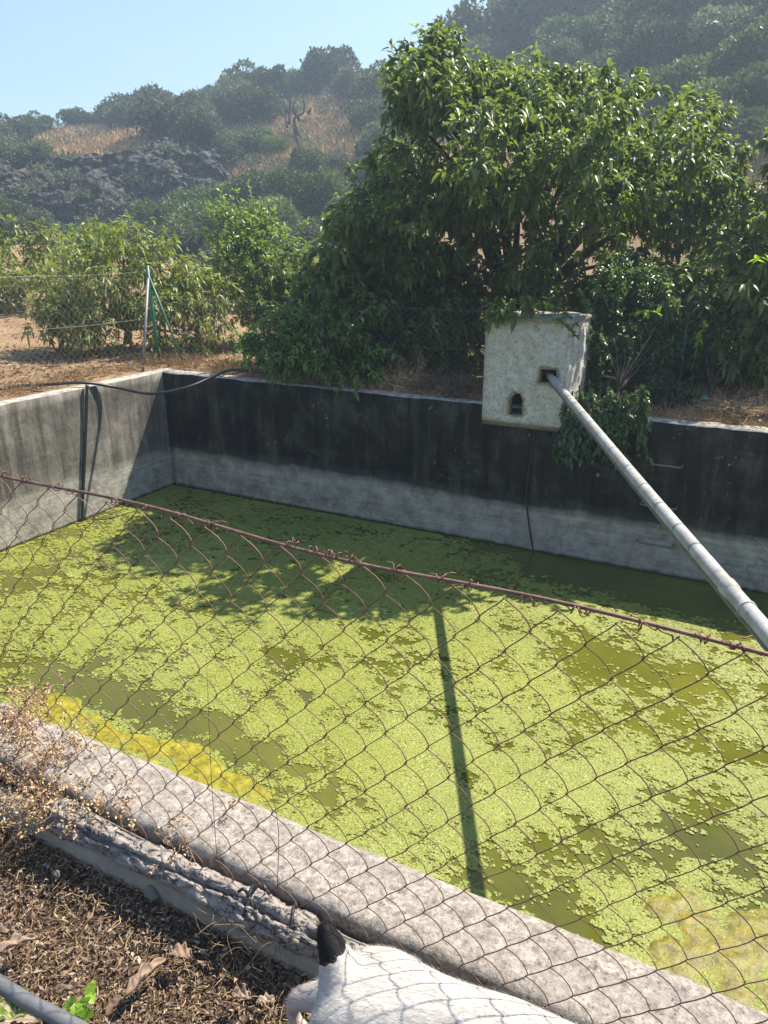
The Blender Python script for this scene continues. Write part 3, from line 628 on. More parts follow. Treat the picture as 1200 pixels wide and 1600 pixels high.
# ------------------------------------------------------------------ plastered box over the back wall, with its pipe
BX0, BX1, BY0, BY1, BZ0, BZ1 = 4.145, 4.945, -0.10, 0.62, -0.145, 0.805
box_o = empty('pump_box', (4.55, 0.25, BZ0), 'small whitewashed masonry box with two openings, perched on the back wall', 'pump box')
def plaster_panel(P00, U, W, nrm, holes, name, seed, st=0.02):
    U = np.asarray(U, float); W = np.asarray(W, float); nrm = np.asarray(nrm, float)
    lu, lw = np.linalg.norm(U), np.linalg.norm(W); nu, nw = int(lu/st), int(lw/st)
    a, b = np.meshgrid(np.linspace(0, 1, nu+1), np.linspace(0, 1, nw+1), indexing='ij')
    P = np.asarray(P00, float)+a[..., None]*U+b[..., None]*W
    h = (fbm(P*14, 4, seed)-0.5)*0.050+(fbm(P*3.2, 2, seed+2)-0.5)*0.05
    edge = np.clip(np.minimum(np.minimum(a, 1-a)*lu, np.minimum(b, 1-b)*lw)/0.05, 0, 1)
    P = P+nrm*(h*(0.25+0.75*edge)-0.016*(1-edge)**2)[..., None]
    i, j = np.meshgrid(np.arange(nu), np.arange(nw), indexing='ij'); ua, wa = (i+.5)/nu*lu, (j+.5)/nw*lw
    kill = np.zeros_like(i, bool)
    for fn in holes: kill |= fn(ua, wa)
    chip = np.zeros(a.shape)
    if kill.any():
        hu, hw_ = ua[kill], wa[kill]; D = np.full(a.shape, 9.0)
        for c0 in range(0, len(hu), 20): D = np.minimum(D, np.min(np.hypot((a*lu)[..., None]-hu[c0:c0+20], (b*lw)[..., None]-hw_[c0:c0+20]), -1))
        chip = smooth(.036, .022, D+.045*(fbm(P*24, 3, seed+9)-.5)); P = P-nrm*(chip*.014)[..., None]
    q = (i*(nw+1)+j); G = Geo(); G.add(P.reshape(-1, 3), np.stack([q, q+nw+1, q+nw+2, q+1], -1)[~kill], chip.reshape(-1))
    # reveals of the openings: walls 9 cm deep
    for (di, dj, e0, e1) in ((1, 0, (1, 0), (1, 1)), (-1, 0, (0, 0), (0, 1)), (0, 1, (0, 1), (1, 1)), (0, -1, (0, 0), (1, 0))):
        for ii, jj in zip(*np.where(kill)):
            a2, b2 = ii+di, jj+dj
            if 0 <= a2 < nu and 0 <= b2 < nw and not kill[a2, b2]:
                p, r = P[ii+e0[0], jj+e0[1]], P[ii+e1[0], jj+e1[1]]
                G.add(np.array([p, r, r-nrm*.09, p-nrm*.09]), np.array([[0, 1, 2, 3]]), 1.0)
    return G.obj(name, M['plaster'], box_o)
def px_on_front(px, py):
    p = onp(px, py, 1, BY0); return p[0]-BX0, p[2]-BZ0
ha, hb = px_on_front(843, 597), px_on_front(869, 579)
ca, cb = px_on_front(795, 649), px_on_front(817, 616)
hole1 = lambda u, w: (u > ha[0]) & (u < hb[0]) & (w > ha[1]) & (w < hb[1])
cm, chw = (ca[0]+cb[0])/2, (cb[0]-ca[0])/2
hole2 = lambda u, w: (w > ca[1]) & (np.abs(u-cm) < chw*np.where(w < ca[1]+.12, 1.0, np.sqrt(np.clip(1-((w-ca[1]-.12)/(cb[1]-ca[1]-.12))**2, 0, 1))))
plaster_panel((BX0, BY0, BZ0), (BX1-BX0, 0, 0), (0, 0, BZ1-BZ0), (0, -1, 0), [hole1, hole2], 'front_panel', 5, 0.0135)
plaster_panel((BX1, BY0, BZ0), (0, BY1-BY0, 0), (0, 0, BZ1-BZ0), (1, 0, 0), [], 'side_panel', 6)
plaster_panel((BX0, BY1, BZ0), (0, BY0-BY1, 0), (0, 0, BZ1-BZ0), (-1, 0, 0), [], 'side_panel', 7)
plaster_panel((BX1, BY1, BZ0), (BX0-BX1, 0, 0), (0, 0, BZ1-BZ0), (0, 1, 0), [], 'rear_panel', 8)
V, Fq = box((BX0+.012, BY0+.012, BZ0-.035), (BX1-.012, BY1-.012, BZ0+.004)); obj('base_slab', V, Fq, M['plaster'], box_o, tone=np.full(8, .6))
V, Fq = box((BX0+.03, BY0+.10, BZ0+.01), (BX1-.03, BY0+.105, BZ1-.02))
# near-black slab painting the shade of the hollow, far behind the openings
V, Fq = box((BX0+.05, BY1-.10, BZ0+.01), (BX1-.05, BY1-.06, BZ1-.02)); obj('inner_shade_sheet', V, Fq, M['dark'], box_o)
bm = bmesh.new(); bmesh.ops.create_grid(bm, x_segments=26, y_segments=22, size=0.5)
r_ = bmesh.ops.extrude_face_region(bm, geom=bm.faces[:]); top = [v for v in r_['geom'] if isinstance(v, bmesh.types.BMVert)]
Vv = np.array([v.co[:] for v in bm.verts]); tset = set(v.index for v in top); bm.verts.index_update()
for v in bm.verts:
    x, y = v.co.x, v.co.y; t = v in top
    wx = BX0+.005+(x+.5)*(BX1-BX0+.005); wy = BY0-.018+(y+.5)*(BY1-BY0+.03)
    p = np.array([[wx*7, wy*7, 0.3]])
    ed = max(abs(x), abs(y)) > 0.49
    v.co = (wx+(.03*(fbm(p, 3, 3)[0]-.5) if ed else 0), wy+(.03*(fbm(p, 3, 4)[0]-.5) if ed else 0), BZ1-.008+(0.035+.045*(fbm(p, 3, 8)[0]-.5)-(.012 if ed else 0) if t else 0))
me = bpy.data.meshes.new('roof_slab'); bm.to_mesh(me); bm.free(); me.materials.append(M['coping'])
link(bpy.data.objects.new('roof_slab', me), box_o)

PA, PB = np.array([4.675, 0.18, 0.315]), np.array([6.748, -4.015, 0.142])
PD = unit(PB-PA); PE = PA+PD*((-5.60-PA[1])/PD[1])
pipe = empty('water_pipe', PA, 'long grey pipe spanning the water from the whitewashed box', 'pipe')
Lp = np.linalg.norm(PE-PA); ts = np.linspace(0, 1, 90); pth = PA+(PE-PA)*ts[:, None]; pth[:, 2] -= 0.05*np.sin(ts*np.pi)*np.clip(ts*2, 0, 1)*0.3
V, Fs = tube(pth, 0.0335, 20); obj('pipe_tube', V, Fs, M['pvc'], pipe, smooth_=True).data
V, Fs = tube(pth[4:]+np.array([-.010, -.005, -.043]), 0.011, 10); obj('side_cable', V, Fs, M['strap'], pipe, smooth_=True)
def pip(px, py):        # parameter of the pipe point nearest a sight line
    d = unit(ray(px, py)); w0 = PA-CAM; a = PD@d
    return ((a*(d@w0))-(PD@w0))/(1-a*a)/Lp
for q_ in [(862, 603), (868, 612), (876, 620), (884, 629), (893, 640), (905, 654), (919, 668), (935, 684), (958, 705), (984, 731), (1010, 758), (1036, 787), (1067, 820), (1094, 850)]:
    s_ = pip(*q_); c = PA+(PE-PA)*s_; c[2] -= 0.05*np.sin(s_*np.pi)*min(s_*2, 1)*0.3
    V, Fs = tube([c-PD*.004, c+PD*.004], 0.0350, 20, False); V2, F2 = tube([c-PD*.0042, c+PD*.0042], 0.040, 20, False)
    G = Geo(); G.add(V, Fs); obj('strap', V, Fs, M['strap'], pipe)
for q_, w_ in (((1140, 915), .035), ((1168, 948), .006)):
    s_ = pip(*q_); c = PA+(PE-PA)*s_; c[2] -= 0.05*np.sin(s_*np.pi)*min(s_*2, 1)*0.3
    V, Fs = tube([c-PD*w_, c-PD*w_*.8, c+PD*w_*.8, c+PD*w_], [0.034, .038, .038, .034], 22, False); obj('coupling_collar', V, Fs, M['pvc'], pipe, smooth_=True)

# ------------------------------------------------------------------ hoses and fittings on the basin walls
hp = [onp(-160, 640, 2, .035), onp(0, 607, 2, .04), onp(70, 601, 2, .045), np.r_[onp(132, 598, 0, -.03)], onp(180, 605, 0, .10), onp(235, 615, 0, .42), onp(290, 606, 1, -.42), onp(330, 590, 1, -.10), onp(362, 578, 1, .06), onp(420, 583, 1, .12)]
hp[3][2] = max(hp[3][2], .03)
V, Fs = tube(spline(hp, 60), 0.0175, 12)
tag(obj('black_hose', V, Fs, M['hose'], smooth_=True), 'black hose sagging across the far left corner of the basin', 'hose')
h2 = [onp(136, 601, 0, .03), onp(135, 640, 0, .025), onp(132, 720, 0, .022), onp(129, 790, 0, .024), onp(128, 840, 0, .03)]
h2[0] = h2[0]+np.array([0, 0, .0]); V, Fs = tube(spline(h2, 30), 0.017, 12)
tag(obj('drop_hose', V, Fs, M['hose'], smooth_=True), 'black hose hanging straight down the sunlit left wall', 'hose')
h3 = [onp(838, 655, 1, -.05), onp(832, 700, 1, -.035), onp(823, 765, 1, -.03), onp(824, 800, 1, -.03), onp(833, 860, 1, -.06), onp(836, 885, 1, -.10)]
V, Fs = tube(spline(h3, 30), 0.010, 8)
tag(obj('thin_hose', V, Fs, M['hose'], smooth_=True), 'thin dark hose dangling from under the white box to the water', 'hose')
for (a, b), lb in zip((((1018, 722), (1067, 726)), ((1003, 785), (1058, 790)), ((997, 842), (1053, 851))), ('uppermost iron rung on the black stained wall', 'middle iron rung half behind the pipe', 'lowest iron rung just above the pale waterline band')):
    A_, B_ = onp(*a, 1, 0), onp(*b, 1, 0); o_ = np.array([0, -.09, 0])
    z_ = (A_[2]+B_[2])/2; A_[2] = z_+.0; B_[2] = z_
    pth = np.array([A_+[0, .05, 0], A_+o_*.8, A_+o_+[.02, 0, 0], B_+o_-[.02, 0, 0], B_+o_*.8, B_+[0, .05, 0]])
    V, Fs = tube(pth, 0.009, 8); tag(obj('ladder_rung', V, Fs, M['strap'], smooth_=True), lb, 'rung', 'iron rungs set in the back wall')

# ------------------------------------------------------------------ rusty chain-link fence in front of the camera
FY = -5.73
def rail_z(x): return np.interp(x, [3.2, 5.0, 6.056, 6.693, 8.6], [1.01, .964, .935, .927, .93])
fence = empty('chain_link_fence', (5.9, FY, 0), 'rusty chain-link fence along the near wall of the basin', 'fence')
xs = np.linspace(3.2, 8.6, 80); pth = np.stack([xs, np.full_like(xs, FY)+.004*np.sin(xs*5), rail_z(xs)+.006*np.sin(xs*7+1)], -1)
V, Fs = tube(pth, 0.0037, 8); obj('top_rail', V, Fs, M['rail'], fence, smooth_=True)
bz = lambda x: -0.012+0.012*np.sin(x*3.1)
pth = np.stack([xs, np.full_like(xs, FY)-.004+.006*np.sin(xs*4), bz(xs)], -1); V, Fs = tube(pth, 0.0026, 6); obj('bottom_wire', V, Fs, M['galv'], fence, smooth_=True)
CW, CH = 0.0935, 0.104
def warp(P):
    q = P.copy(); w = n2(P[:, 0], P[:, 2], 2.3, 3, 61)-.5; w2 = n2(P[:, 0]+9, P[:, 2], 2.0, 3, 62)-.5
    k = np.clip((rail_z(P[:, 0])-P[:, 2])/.10, 0, 1)
    q[:, 0] += .040*w*k; q[:, 2] += .036*w2*k; q[:, 1] += .07*(n2(P[:, 0], P[:, 2], 1.1, 2, 63)-.5)*k
    return q
def link_wire(x0, par, ztop, zbot, seed):
    """one zig-zag wire of the mesh: straight-ish legs with bent elbows, hooked over its neighbours"""
    nleg = int(round((ztop-zbot)/(CH/2))); pts = []; g = np.random.default_rng(seed)
    for k in range(nleg+1):
        s0 = (k+par) % 2; xk = x0+(CW/2+.0035)*(1 if s0 else -1)*.5*1.0; zk = ztop-k*CH/2
        pts.append((xk, zk, s0))
    out = []
    for k in range(nleg):
        (xa, za, sa), (xb, zb, sb) = pts[k], pts[k+1]
        for t in (0.0, .08, .27, .5, .73, .92):
            right_down = xb > xa
            bulge = (0.0065 if right_down else -0.0035)*math.sin(math.pi*t)
            bow = (0.0030 if right_down else 0.0012)*math.sin(math.pi*t)
            e = .0035*math.cos(math.pi*t)*(1 if sa else -1)
            tx = .62*t+.38*t*t*(3-2*t)
            out.append((xa+(xb-xa)*tx+bow*.6, FY+bulge+e*.6, za+(zb-za)*t+bow))
    out.append((pts[-1][0], FY, pts[-1][1]))
    return warp(np.array(out))
n0 = 0
for k, x0 in enumerate(np.arange(3.6, 8.2, CW/2)):
    zt = float(rail_z(x0))-.006; zb = -0.005-.02*(k % 2)
    V, Fs = tube(link_wire(x0, k % 2, zt, zb, k), 0.00118, 4)
    obj('mesh_wire', V, Fs, M['rust'], fence, smooth_=True)
def tie(seed):
    g = np.random.default_rng(seed); tr = 2+seed % 3; t = np.linspace(0, 1, 16*tr); a = t*tr*2*np.pi
    r = .0085+.004*np.sin(a*.5+seed)
    P = np.stack([(t-.5)*.030*(.5+.7*g.random())+.006*np.sin(a*.7), r*np.cos(a), r*np.sin(a)], -1)
    tail1 = P[-1]+np.cumsum(g.normal(size=(4, 3))*.0035+np.array([.006*(g.random()-.5), -.002, -.004]), 0)
    tail0 = P[0]+np.cumsum(g.normal(size=(3, 3))*.003+np.array([-.004, .0, .002]), 0)[::-1]
    return tube(spline(np.vstack([tail0, P[::3], tail1]), 50), .0013, 5)
ties = [mesh_data('tie_wire', *tie(s), M['rust'], True) for s in range(1, 7)]
for k, (px, py) in enumerate([(8, 742), (40, 751), (88, 764), (112, 770), (185, 790), (232, 803), (285, 817), (333, 828), (455, 857), (490, 862), (520, 868), (553, 878), (620, 888), (690, 910), (733, 917), (822, 942), (905, 958), (1005, 980), (1100, 998), (1150, 1009)]):
    p = onp(px, py, 1, FY); o = bpy.data.objects.new('tie_wire', ties[k % 6]); o.location = (p[0], FY, float(rail_z(p[0]))); o.rotation_euler = (k*1.1, 0.03, 0.0); o.scale = (.8+.4*((k*7) % 3)*.5, .75, .75)
    link(o, fence)

# ------------------------------------------------------------------ kerb and weathered log outside the near wall
def near_z(x, y): return float(ground_z(np.array([x]), np.array([y]))[0])
lp = [onp(92, 1262, 2, -.045), onp(120, 1275, 2, -.045), onp(200, 1310, 2, -.045), onp(300, 1367, 2, -.045), onp(400, 1418, 2, -.05), onp(500, 1452, 2, -.05), onp(600, 1482, 2, -.05)]
for p in lp: p[1] = min(p[1], -5.757)
sp = spline(lp, 170); seg = 44; a = np.linspace(0, 2*np.pi, seg, endpoint=False)
ss = np.linspace(0, 1, 170); Ltot = 1.5
Rr = 0.046*(0.90+0.25*np.sin(ss*9+1)*.4+.3*(n2(ss*6, ss*0, 1.0, 3, 4)-.5)); Rr[:5] *= np.linspace(.45, 1, 5); Rr[-5:] *= np.linspace(1, .5, 5)
AA, SS = np.meshgrid(a, ss); pc = np.stack([SS*Ltot*9, np.cos(AA)*1.5, np.sin(AA)*1.5], -1)
plates = fbm(pc*np.array([1.2, 1.6, 1.6]), 4, 9); ridg = 1-np.abs(2*fbm(pc*np.array([2.2, 2.0, 2.0]), 3, 19)-1)
wobb = 0.90+0.75*(plates-.45)-0.30*smooth(.86, .97, ridg)+.10*(fbm(pc*6, 2, 91)-.5)
crack_a = 5.35+0.35*np.sin(ss*7)+.5*(n2(ss*11, ss*0, 1.0, 3, 33)-.5)
dA = np.abs((AA-crack_a[:, None]+np.pi) % (2*np.pi)-np.pi)
wobb -= 0.50*np.exp(-(dA/.15)**2)*smooth(.10, .2, SS)
# orient so that the crack faces up: ring angle measured in the tube frame
V, Fs = tube(sp, Rr, seg, True, wobb)
tag(obj('log', V, Fs, M['log']), 'weathered grey cracked log lying against the outside of the wall', 'log')
kx = np.linspace(4.2, 7.4, 130); prof = [(-.0, -.35), (-.0, -.085), (-.012, -.070), (-.075, -.075), (-.088, -.09), (-.100, -.20), (-.10, -.35)]
Vk = []
for x in kx:
    for (dy, z) in prof:
        p = np.array([[x*8, dy*30, z*8]]); Vk.append((x, -5.712+dy*.85+.010*(fbm(p, 3, 2)[0]-.5), z+.012*(fbm(p, 3, 5)[0]-.5)))
m_ = len(prof); i, j = np.meshgrid(np.arange(len(kx)-1), np.arange(m_-1), indexing='ij'); q = i*m_+j
Q = [np.stack([q, q+m_, q+m_+1, q+1], -1).reshape(-1, 4)]
o = obj('kerb', np.array(Vk), [Q[0], np.arange(m_)[None]], M['kerb'], smooth_=False); tag(o, 'low concrete kerb under the weathered log', 'kerb')
# black ties holding the log
for k, (px, py, lb) in enumerate([(402, 1392, 'black cord tied round the log and up to the fence wire'), (462, 1430, 'short black cord end lying on the log near the tail of the dog')]):
    c = onp(px, py, 2, -.03); c[1] = min(c[1], -5.745); t = np.linspace(0, 2*np.pi, 30); ax = unit(sp[100]-sp[90])
    u = np.array([0, 0, 1.0]); v_ = unit(np.cross(ax, u)); rr = .043
    c0 = c+np.array([0, 0, -.022])
    P = np.array([c0+rr*(np.cos(q)*v_+np.sin(q)*u)+ax*(.012*np.sin(2*q)) for q in t[:22 if k else 30]])
    G = Geo(); V, Fs = tube(P, .0042, 7); G.add(V, Fs)
    if k == 0:
        V, Fs = tube(spline([P[6], P[6]+[.01, .02, .02], [P[6][0]+.02, FY+.004, .012], [P[6][0]+.03, FY-.006, .02], [P[6][0]+.05, FY-.01, .005]], 18), .004, 7); G.add(V, Fs)
        V, Fs = tube(spline([P[6], P[6]+[-.015, .0, .018], P[6]+[-.03, -.004, .006]], 10), .004, 7); G.add(V, Fs)
    tag(G.obj('cord', M['hose'], smooth_=True), lb, 'cord')

# ------------------------------------------------------------------ white dog walking along the wall
GZ = -0.125
def build_dog():
    verts = []; rad = []; edges = []
    def add(p, r, parent=None):
        verts.append((p[0]+.03, p[1]+.045, p[2]+.026)); rad.append(r); i = len(verts)-1
        if parent is not None: edges.append((parent, i))
        return i
    Y0 = -5.985
    pel = add((6.085, Y0, .095), (.086, .090))
    loin = add((6.20, Y0+.004, .108), (.082, .084), pel); rib = add((6.34, Y0+.008, .105), (.094, .100), loin)
    ch = add((6.48, Y0+.008, .105), (.088, .10), rib); nk = add((6.585, Y0, .19), (.055, .06), ch); hd = add((6.665, Y0, .255), (.055, .055), nk)
    mz = add((6.735, Y0, .24), (.032, .028), hd); add((6.775, Y0, .232), (.020, .018), mz)
    rump = add((6.040, Y0, .098), (.064, .070), pel)
    t1 = add((6.024, Y0+.010, .148), (.036, .036), rump); t2 = add((6.006, Y0+.016, .178), (.029, .029), t1); t3 = add((5.990, Y0+.020, .198), (.020, .020), t2); add((5.981, Y0+.022, .208), (.010, .010), t3)
    for s in (1, -1):
        hip = add((6.070, Y0+s*.062, .060), (.060, .066), pel)
        if s > 0:   # far leg pushed back
            kn = add((6.020, Y0+s*.070, -.020), (.046, .048), hip); hk = add((5.890, Y0+s*.046, -.085), (.024, .026), kn)
            md = add((5.878, Y0+s*.048, -.125), (.0175, .018), hk); pw = add((5.888, Y0+s*.048, -.160), (.018, .014), md); add((5.918, Y0+s*.048, -.166), (.018, .011), pw)
        else:
            kn = add((6.125, Y0+s*.072, -.015), (.042, .044), hip); hk = add((6.020, Y0+s*.070, -.075), (.019, .021), kn)
            md = add((6.030, Y0+s*.070, -.12), (.016, .017), hk); pw = add((6.042, Y0+s*.070, -.160), (.018, .014), md); add((6.072, Y0+s*.070, -.166), (.018, .011), pw)
        sh = add((6.485, Y0+s*.058, .05), (.044, .05), ch); el = add((6.455, Y0+s*.065, -.04), (.028, .03), sh)
        wr = add((6.480+.03*s, Y0+s*.062, -.11), (.017, .018), el); pf = add((6.485+.03*s, Y0+s*.062, -.158), (.018, .014), wr); add((6.512+.03*s, Y0+s*.062, -.166), (.018, .011), pf)
        er = add((6.650, Y0+s*.048, .292), (.018, .012), hd); add((6.672, Y0+s*.066, .275), (.012, .006), er)
    me = bpy.data.meshes.new('body_base'); me.from_pydata(verts, edges, []); ob = bpy.data.objects.new('body_base', me); COL.objects.link(ob)
    mod = ob.modifiers.new('skin', 'SKIN'); sv = me.skin_vertices[0].data
    for v, r in zip(sv, rad): v.radius = r
    sv[0].use_root = True
    ss_ = ob.modifiers.new('s', 'SUBSURF'); ss_.levels = 2; ss_.render_levels = 2
    rm = ob.modifiers.new('r', 'REMESH'); rm.mode = 'VOXEL'; rm.voxel_size = 0.006
    sm = ob.modifiers.new('sm', 'SMOOTH'); sm.iterations = 10; sm.factor = 0.5
    dg = bpy.context.evaluated_depsgraph_get(); ev = ob.evaluated_get(dg); m2 = bpy.data.meshes.new_from_object(ev)
    bpy.data.objects.remove(ob); return m2
dm = build_dog(); dm.name = 'dog'
Pv = np.zeros(len(dm.vertices)*3); dm.vertices.foreach_get('co', Pv); Pv = Pv.reshape(-1, 3)
def fur_mat():
    b = MB('short_white_coat'); v = b.pos(scale=(0.35, 1, 1)); t = b.n('Attribute', attribute_name='tone').outputs['Fac']
    c = b.ramp(b.noise(60, 6, 0.7, v), [(0.3, (0.36, 0.33, 0.30)), (0.6, (0.56, 0.53, 0.49))])
    pk = b.ramp(t, [(0.10, 1.0), (0.35, 0.0)]); c = b.mix(pk, c, (0.48, 0.41, 0.37))
    bk = b.ramp(t, [(0.70, 0.0), (0.80, 1.0)]); c = b.mix(bk, c, (0.012, 0.012, 0.014))
    return b.done(b.bsdf(c, 0.7, b.bump(b.noise(240, 5, 0.7, b.pos(scale=(0.2, 1, 1))), 0.5, 0.003), 0.25))
M['fur'] = fur_mat()
def coat_tone(P):
    P = P-np.array([.03, .045, .026])
    tail = smooth(.158, .166, P[:, 2]+.45*np.clip(6.02-P[:, 0], -.06, .06)+.05*(fbm(P*70, 3, 4)-.5))*smooth(6.068, 6.056, P[:, 0])*(1-smooth(.192, .200, P[:, 2])*smooth(5.980, 5.972, P[:, 0]))
    pink = smooth(-.02, -.05, P[:, 2])*smooth(5.98, 5.93, P[:, 0])
    return np.clip(.5+.5*tail-.5*pink, 0, 1)
at = dm.attributes.new('tone', 'FLOAT', 'POINT'); at.data.foreach_set('value', coat_tone(Pv).astype(np.float32))
dm.polygons.foreach_set('use_smooth', np.ones(len(dm.polygons), bool)); dm.materials.append(M['fur'])
dog = bpy.data.objects.new('dog', dm); tag(link(dog), 'short-haired white dog with a black stub tail walking along the wall', 'dog')
Nv = np.zeros(len(dm.vertices)*3); dm.vertices.foreach_get('normal', Nv); Nv = Nv.reshape(-1, 3)
g = np.random.default_rng(3); vis = np.where(Pv[:, 2] > -.09)[0]; k = g.choice(vis, 42000)
root = Pv[k]+g.normal(size=(42000, 3))*.0022; nn = Nv[k]
flow = np.tile(np.array([-1.0, 0, -.35]), (len(k), 1)); flow[coat_tone(root) > .7] = (-.8, .3, .9)
fl = unit(flow-nn*(flow*nn).sum(1, keepdims=True)+g.normal(size=(len(k), 3))*.14); hd_ = unit(fl+nn*.16)
hl = (.008+.006*g.random(len(k)))*np.where(coat_tone(root) > .7, 1.9, 1.0); sd_ = unit(np.cross(hd_, nn))*.00032
V = np.stack([root-nn*.001-sd_, root-nn*.001+sd_, root+hd_*hl[:, None]], 1).reshape(-1, 3)
tag(obj('coat', V, np.arange(len(V)).reshape(-1, 3), M['fur'], dog, tone=np.repeat(coat_tone(root), 3)), kind='stuff')

# ------------------------------------------------------------------ soil litter in the foreground
def gz(x, y): return ground_z(np.asarray(x, float), np.asarray(y, float))
g = np.random.default_rng(21)
def fg_points(n, g):
    out = np.zeros((0, 2))
    while len(out) < n:
        x = 4.4+2.1*g.random(n*2); y = -6.45+0.66*g.random(n*2); ok = (y < -5.79)
        ok &= ((x-4.6)*.30+(y+6.75) > .02*0-0.2)
        out = np.vstack([out, np.stack([x, y], -1)[ok]])
    return out[:n]
n = 8000; p2 = fg_points(n, g); z = gz(p2[:, 0], p2[:, 1]); P = np.c_[p2, z+.002+.012*g.random(n)]
a = g.random(n)*2*np.pi; d = np.c_[np.cos(a), np.sin(a), g.normal(size=n)*.18]; L = .010+.06*g.random(n)**2.5
wdt = .0005+.0008*g.random(n); s_ = unit(np.cross(d, np.array([0, 0, 1.0])))*wdt[:, None]; bend = np.c_[g.normal(size=(n, 2))*.12*L[:, None], .15*L*g.random(n)]
m_ = P+d*L[:, None]*.5+bend; e_ = P+d*L[:, None]; up_ = np.array([0, 0, 1.0])*wdt[:, None]
V = np.stack([P-s_, P+s_, P+up_, m_-s_, m_+s_, m_+up_, e_], 1).reshape(-1, 3)
T = np.array([[0, 3, 5], [0, 5, 2], [2, 5, 4], [2, 4, 1], [3, 6, 5], [5, 6, 4]]); T = (np.arange(n)[:, None, None]*7+T[None]).reshape(-1, 3)
tag(obj('straw_litter', V, T, M['straw'], tone=np.repeat(np.clip(g.normal(.30, .22, n), 0, 1), 7)), 'broken dry straw scattered over the brown soil', kind='stuff')
n = 60000; p2 = fg_points(n, g); z = gz(p2[:, 0], p2[:, 1]); P = np.c_[p2, z+.001+.014*g.random(n)]
a = g.random(n)*2*np.pi; d = np.c_[np.cos(a), np.sin(a), g.normal(size=n)*.25]; nr = unit(np.c_[g.normal(size=(n, 2))*.55, np.ones(n)])
L = .004+.019*g.random(n)**3.5
Vl, Tl, Tn = kites(P, d, nr, L, L*(.18+.40*g.random(n)), np.clip(g.normal(.42, .26, n), 0, 1), .5, g.normal(size=n)*.3)
tag(obj('leaf_litter', Vl, Tl, M['litter'], tone=Tn), 'crumbled brown leaf litter covering the soil', kind='stuff')
def dead_leaf(px, py, L, Wd, az, label, tone=.5, seed=0, curl=.5, arch=.25):
    g = np.random.default_rng(seed); c = onp(px, py, 2, GZ+.01); nu, nv = 16, 9
    u, v = np.meshgrid(np.linspace(0, 1, nu), np.linspace(-1, 1, nv), indexing='ij')
    w = Wd*np.sin(np.pi*np.clip(u*.94+.03, 0, 1))**.75*(1+.18*np.sin(u*23+v*2))
    x = (u-.5)*L; y = v*w*(1-curl*.35*v*v); zz = curl*w*(np.abs(v)**1.7)+arch*L*np.sin(u*np.pi)*.35+.004*np.sin(u*17+v*5)+.006*(fbm(np.stack([u*4, v*2, u*0], -1), 3, seed)-.5)
    ca, sa = math.cos(az), math.sin(az)
    V = np.stack([c[0]+x*ca-y*sa, c[1]+x*sa+y*ca, c[2]+zz+.004], -1).reshape(-1, 3)
    i, j = np.meshgrid(np.arange(nu-1), np.arange(nv-1), indexing='ij'); q = i*nv+j
    o = obj('dead_leaf', V, np.stack([q, q+nv, q+nv+1, q+1], -1).reshape(-1, 4), M['litter'], smooth_=True, tone=np.full(len(V), tone)+.1*g.random(len(V)))
    sm = o.modifiers.new('thickness', 'SOLIDIFY'); sm.thickness = .0012
    return tag(o, label, 'leaf', 'dead leaves on the soil')
AZB = YAW  # image right direction on the ground
dead_leaf(228, 1530, .115, .018, AZB+.95, 'largest curled brown dead leaf lying on the lit soil', .55, 1, .9)
dead_leaf(283, 1492, .06, .020, AZB-.3, 'broad grey-brown dead leaf at the tip of the largest curled one', .5, 2, .4)
dead_leaf(112, 1548, .07, .010, AZB+.25, 'long narrow purplish dead leaf above the green weed', .42, 3, .8)
dead_leaf(178, 1575, .05, .014, AZB+1.2, 'dark russet dead leaf right of the green weed', .22, 4, .7)
dead_leaf(25, 1480, .10, .016, AZB+.5, 'long pale dead leaf lying above the grey hose', .62, 5, .8)
dead_leaf(12, 1460, .06, .016, AZB+.15, 'brown folded dead leaf at the very left edge', .4, 6, .9)
dead_leaf(378, 1558, .045, .015, AZB-.2, 'small dead leaf next to the hind paw of the dog', .6, 7, .6)
dead_leaf(415, 1565, .04, .012, AZB+.1, 'pale dead leaf touching the hock of the dog', .8, 8, .3)
# loose stones at the kerb
for k, (px, py, s, lb) in enumerate([(240, 1400, .022, 'grey rounded stone against the shaded kerb'), (88, 1368, .012, 'pale stone chip on the shadow edge by the kerb')]):
    c = onp(px, py, 2, GZ); me = rocks[k].copy(); me.materials.clear(); me.materials.append(M['stone'])
    o = bpy.data.objects.new('stone', me); o.location = c+np.array([0, 0, s*.5]); o.scale = (s, s*.8, s*.9); tag(link(o), lb, 'stone')
# grey hose in the corner
hz = [onp(-70, 1490, 2, GZ+.02), onp(0, 1538, 2, GZ+.018), onp(45, 1566, 2, GZ+.018), onp(95, 1592, 2, GZ+.016), onp(150, 1625, 2, GZ+.016), onp(240, 1700, 2, GZ+.016)]
V, Fs = tube(spline(hz, 40), .0165, 14); tag(obj('grey_hose', V, Fs, M['greyhose'], smooth_=True), 'grey hose lying on the soil in the bottom left corner', 'hose')
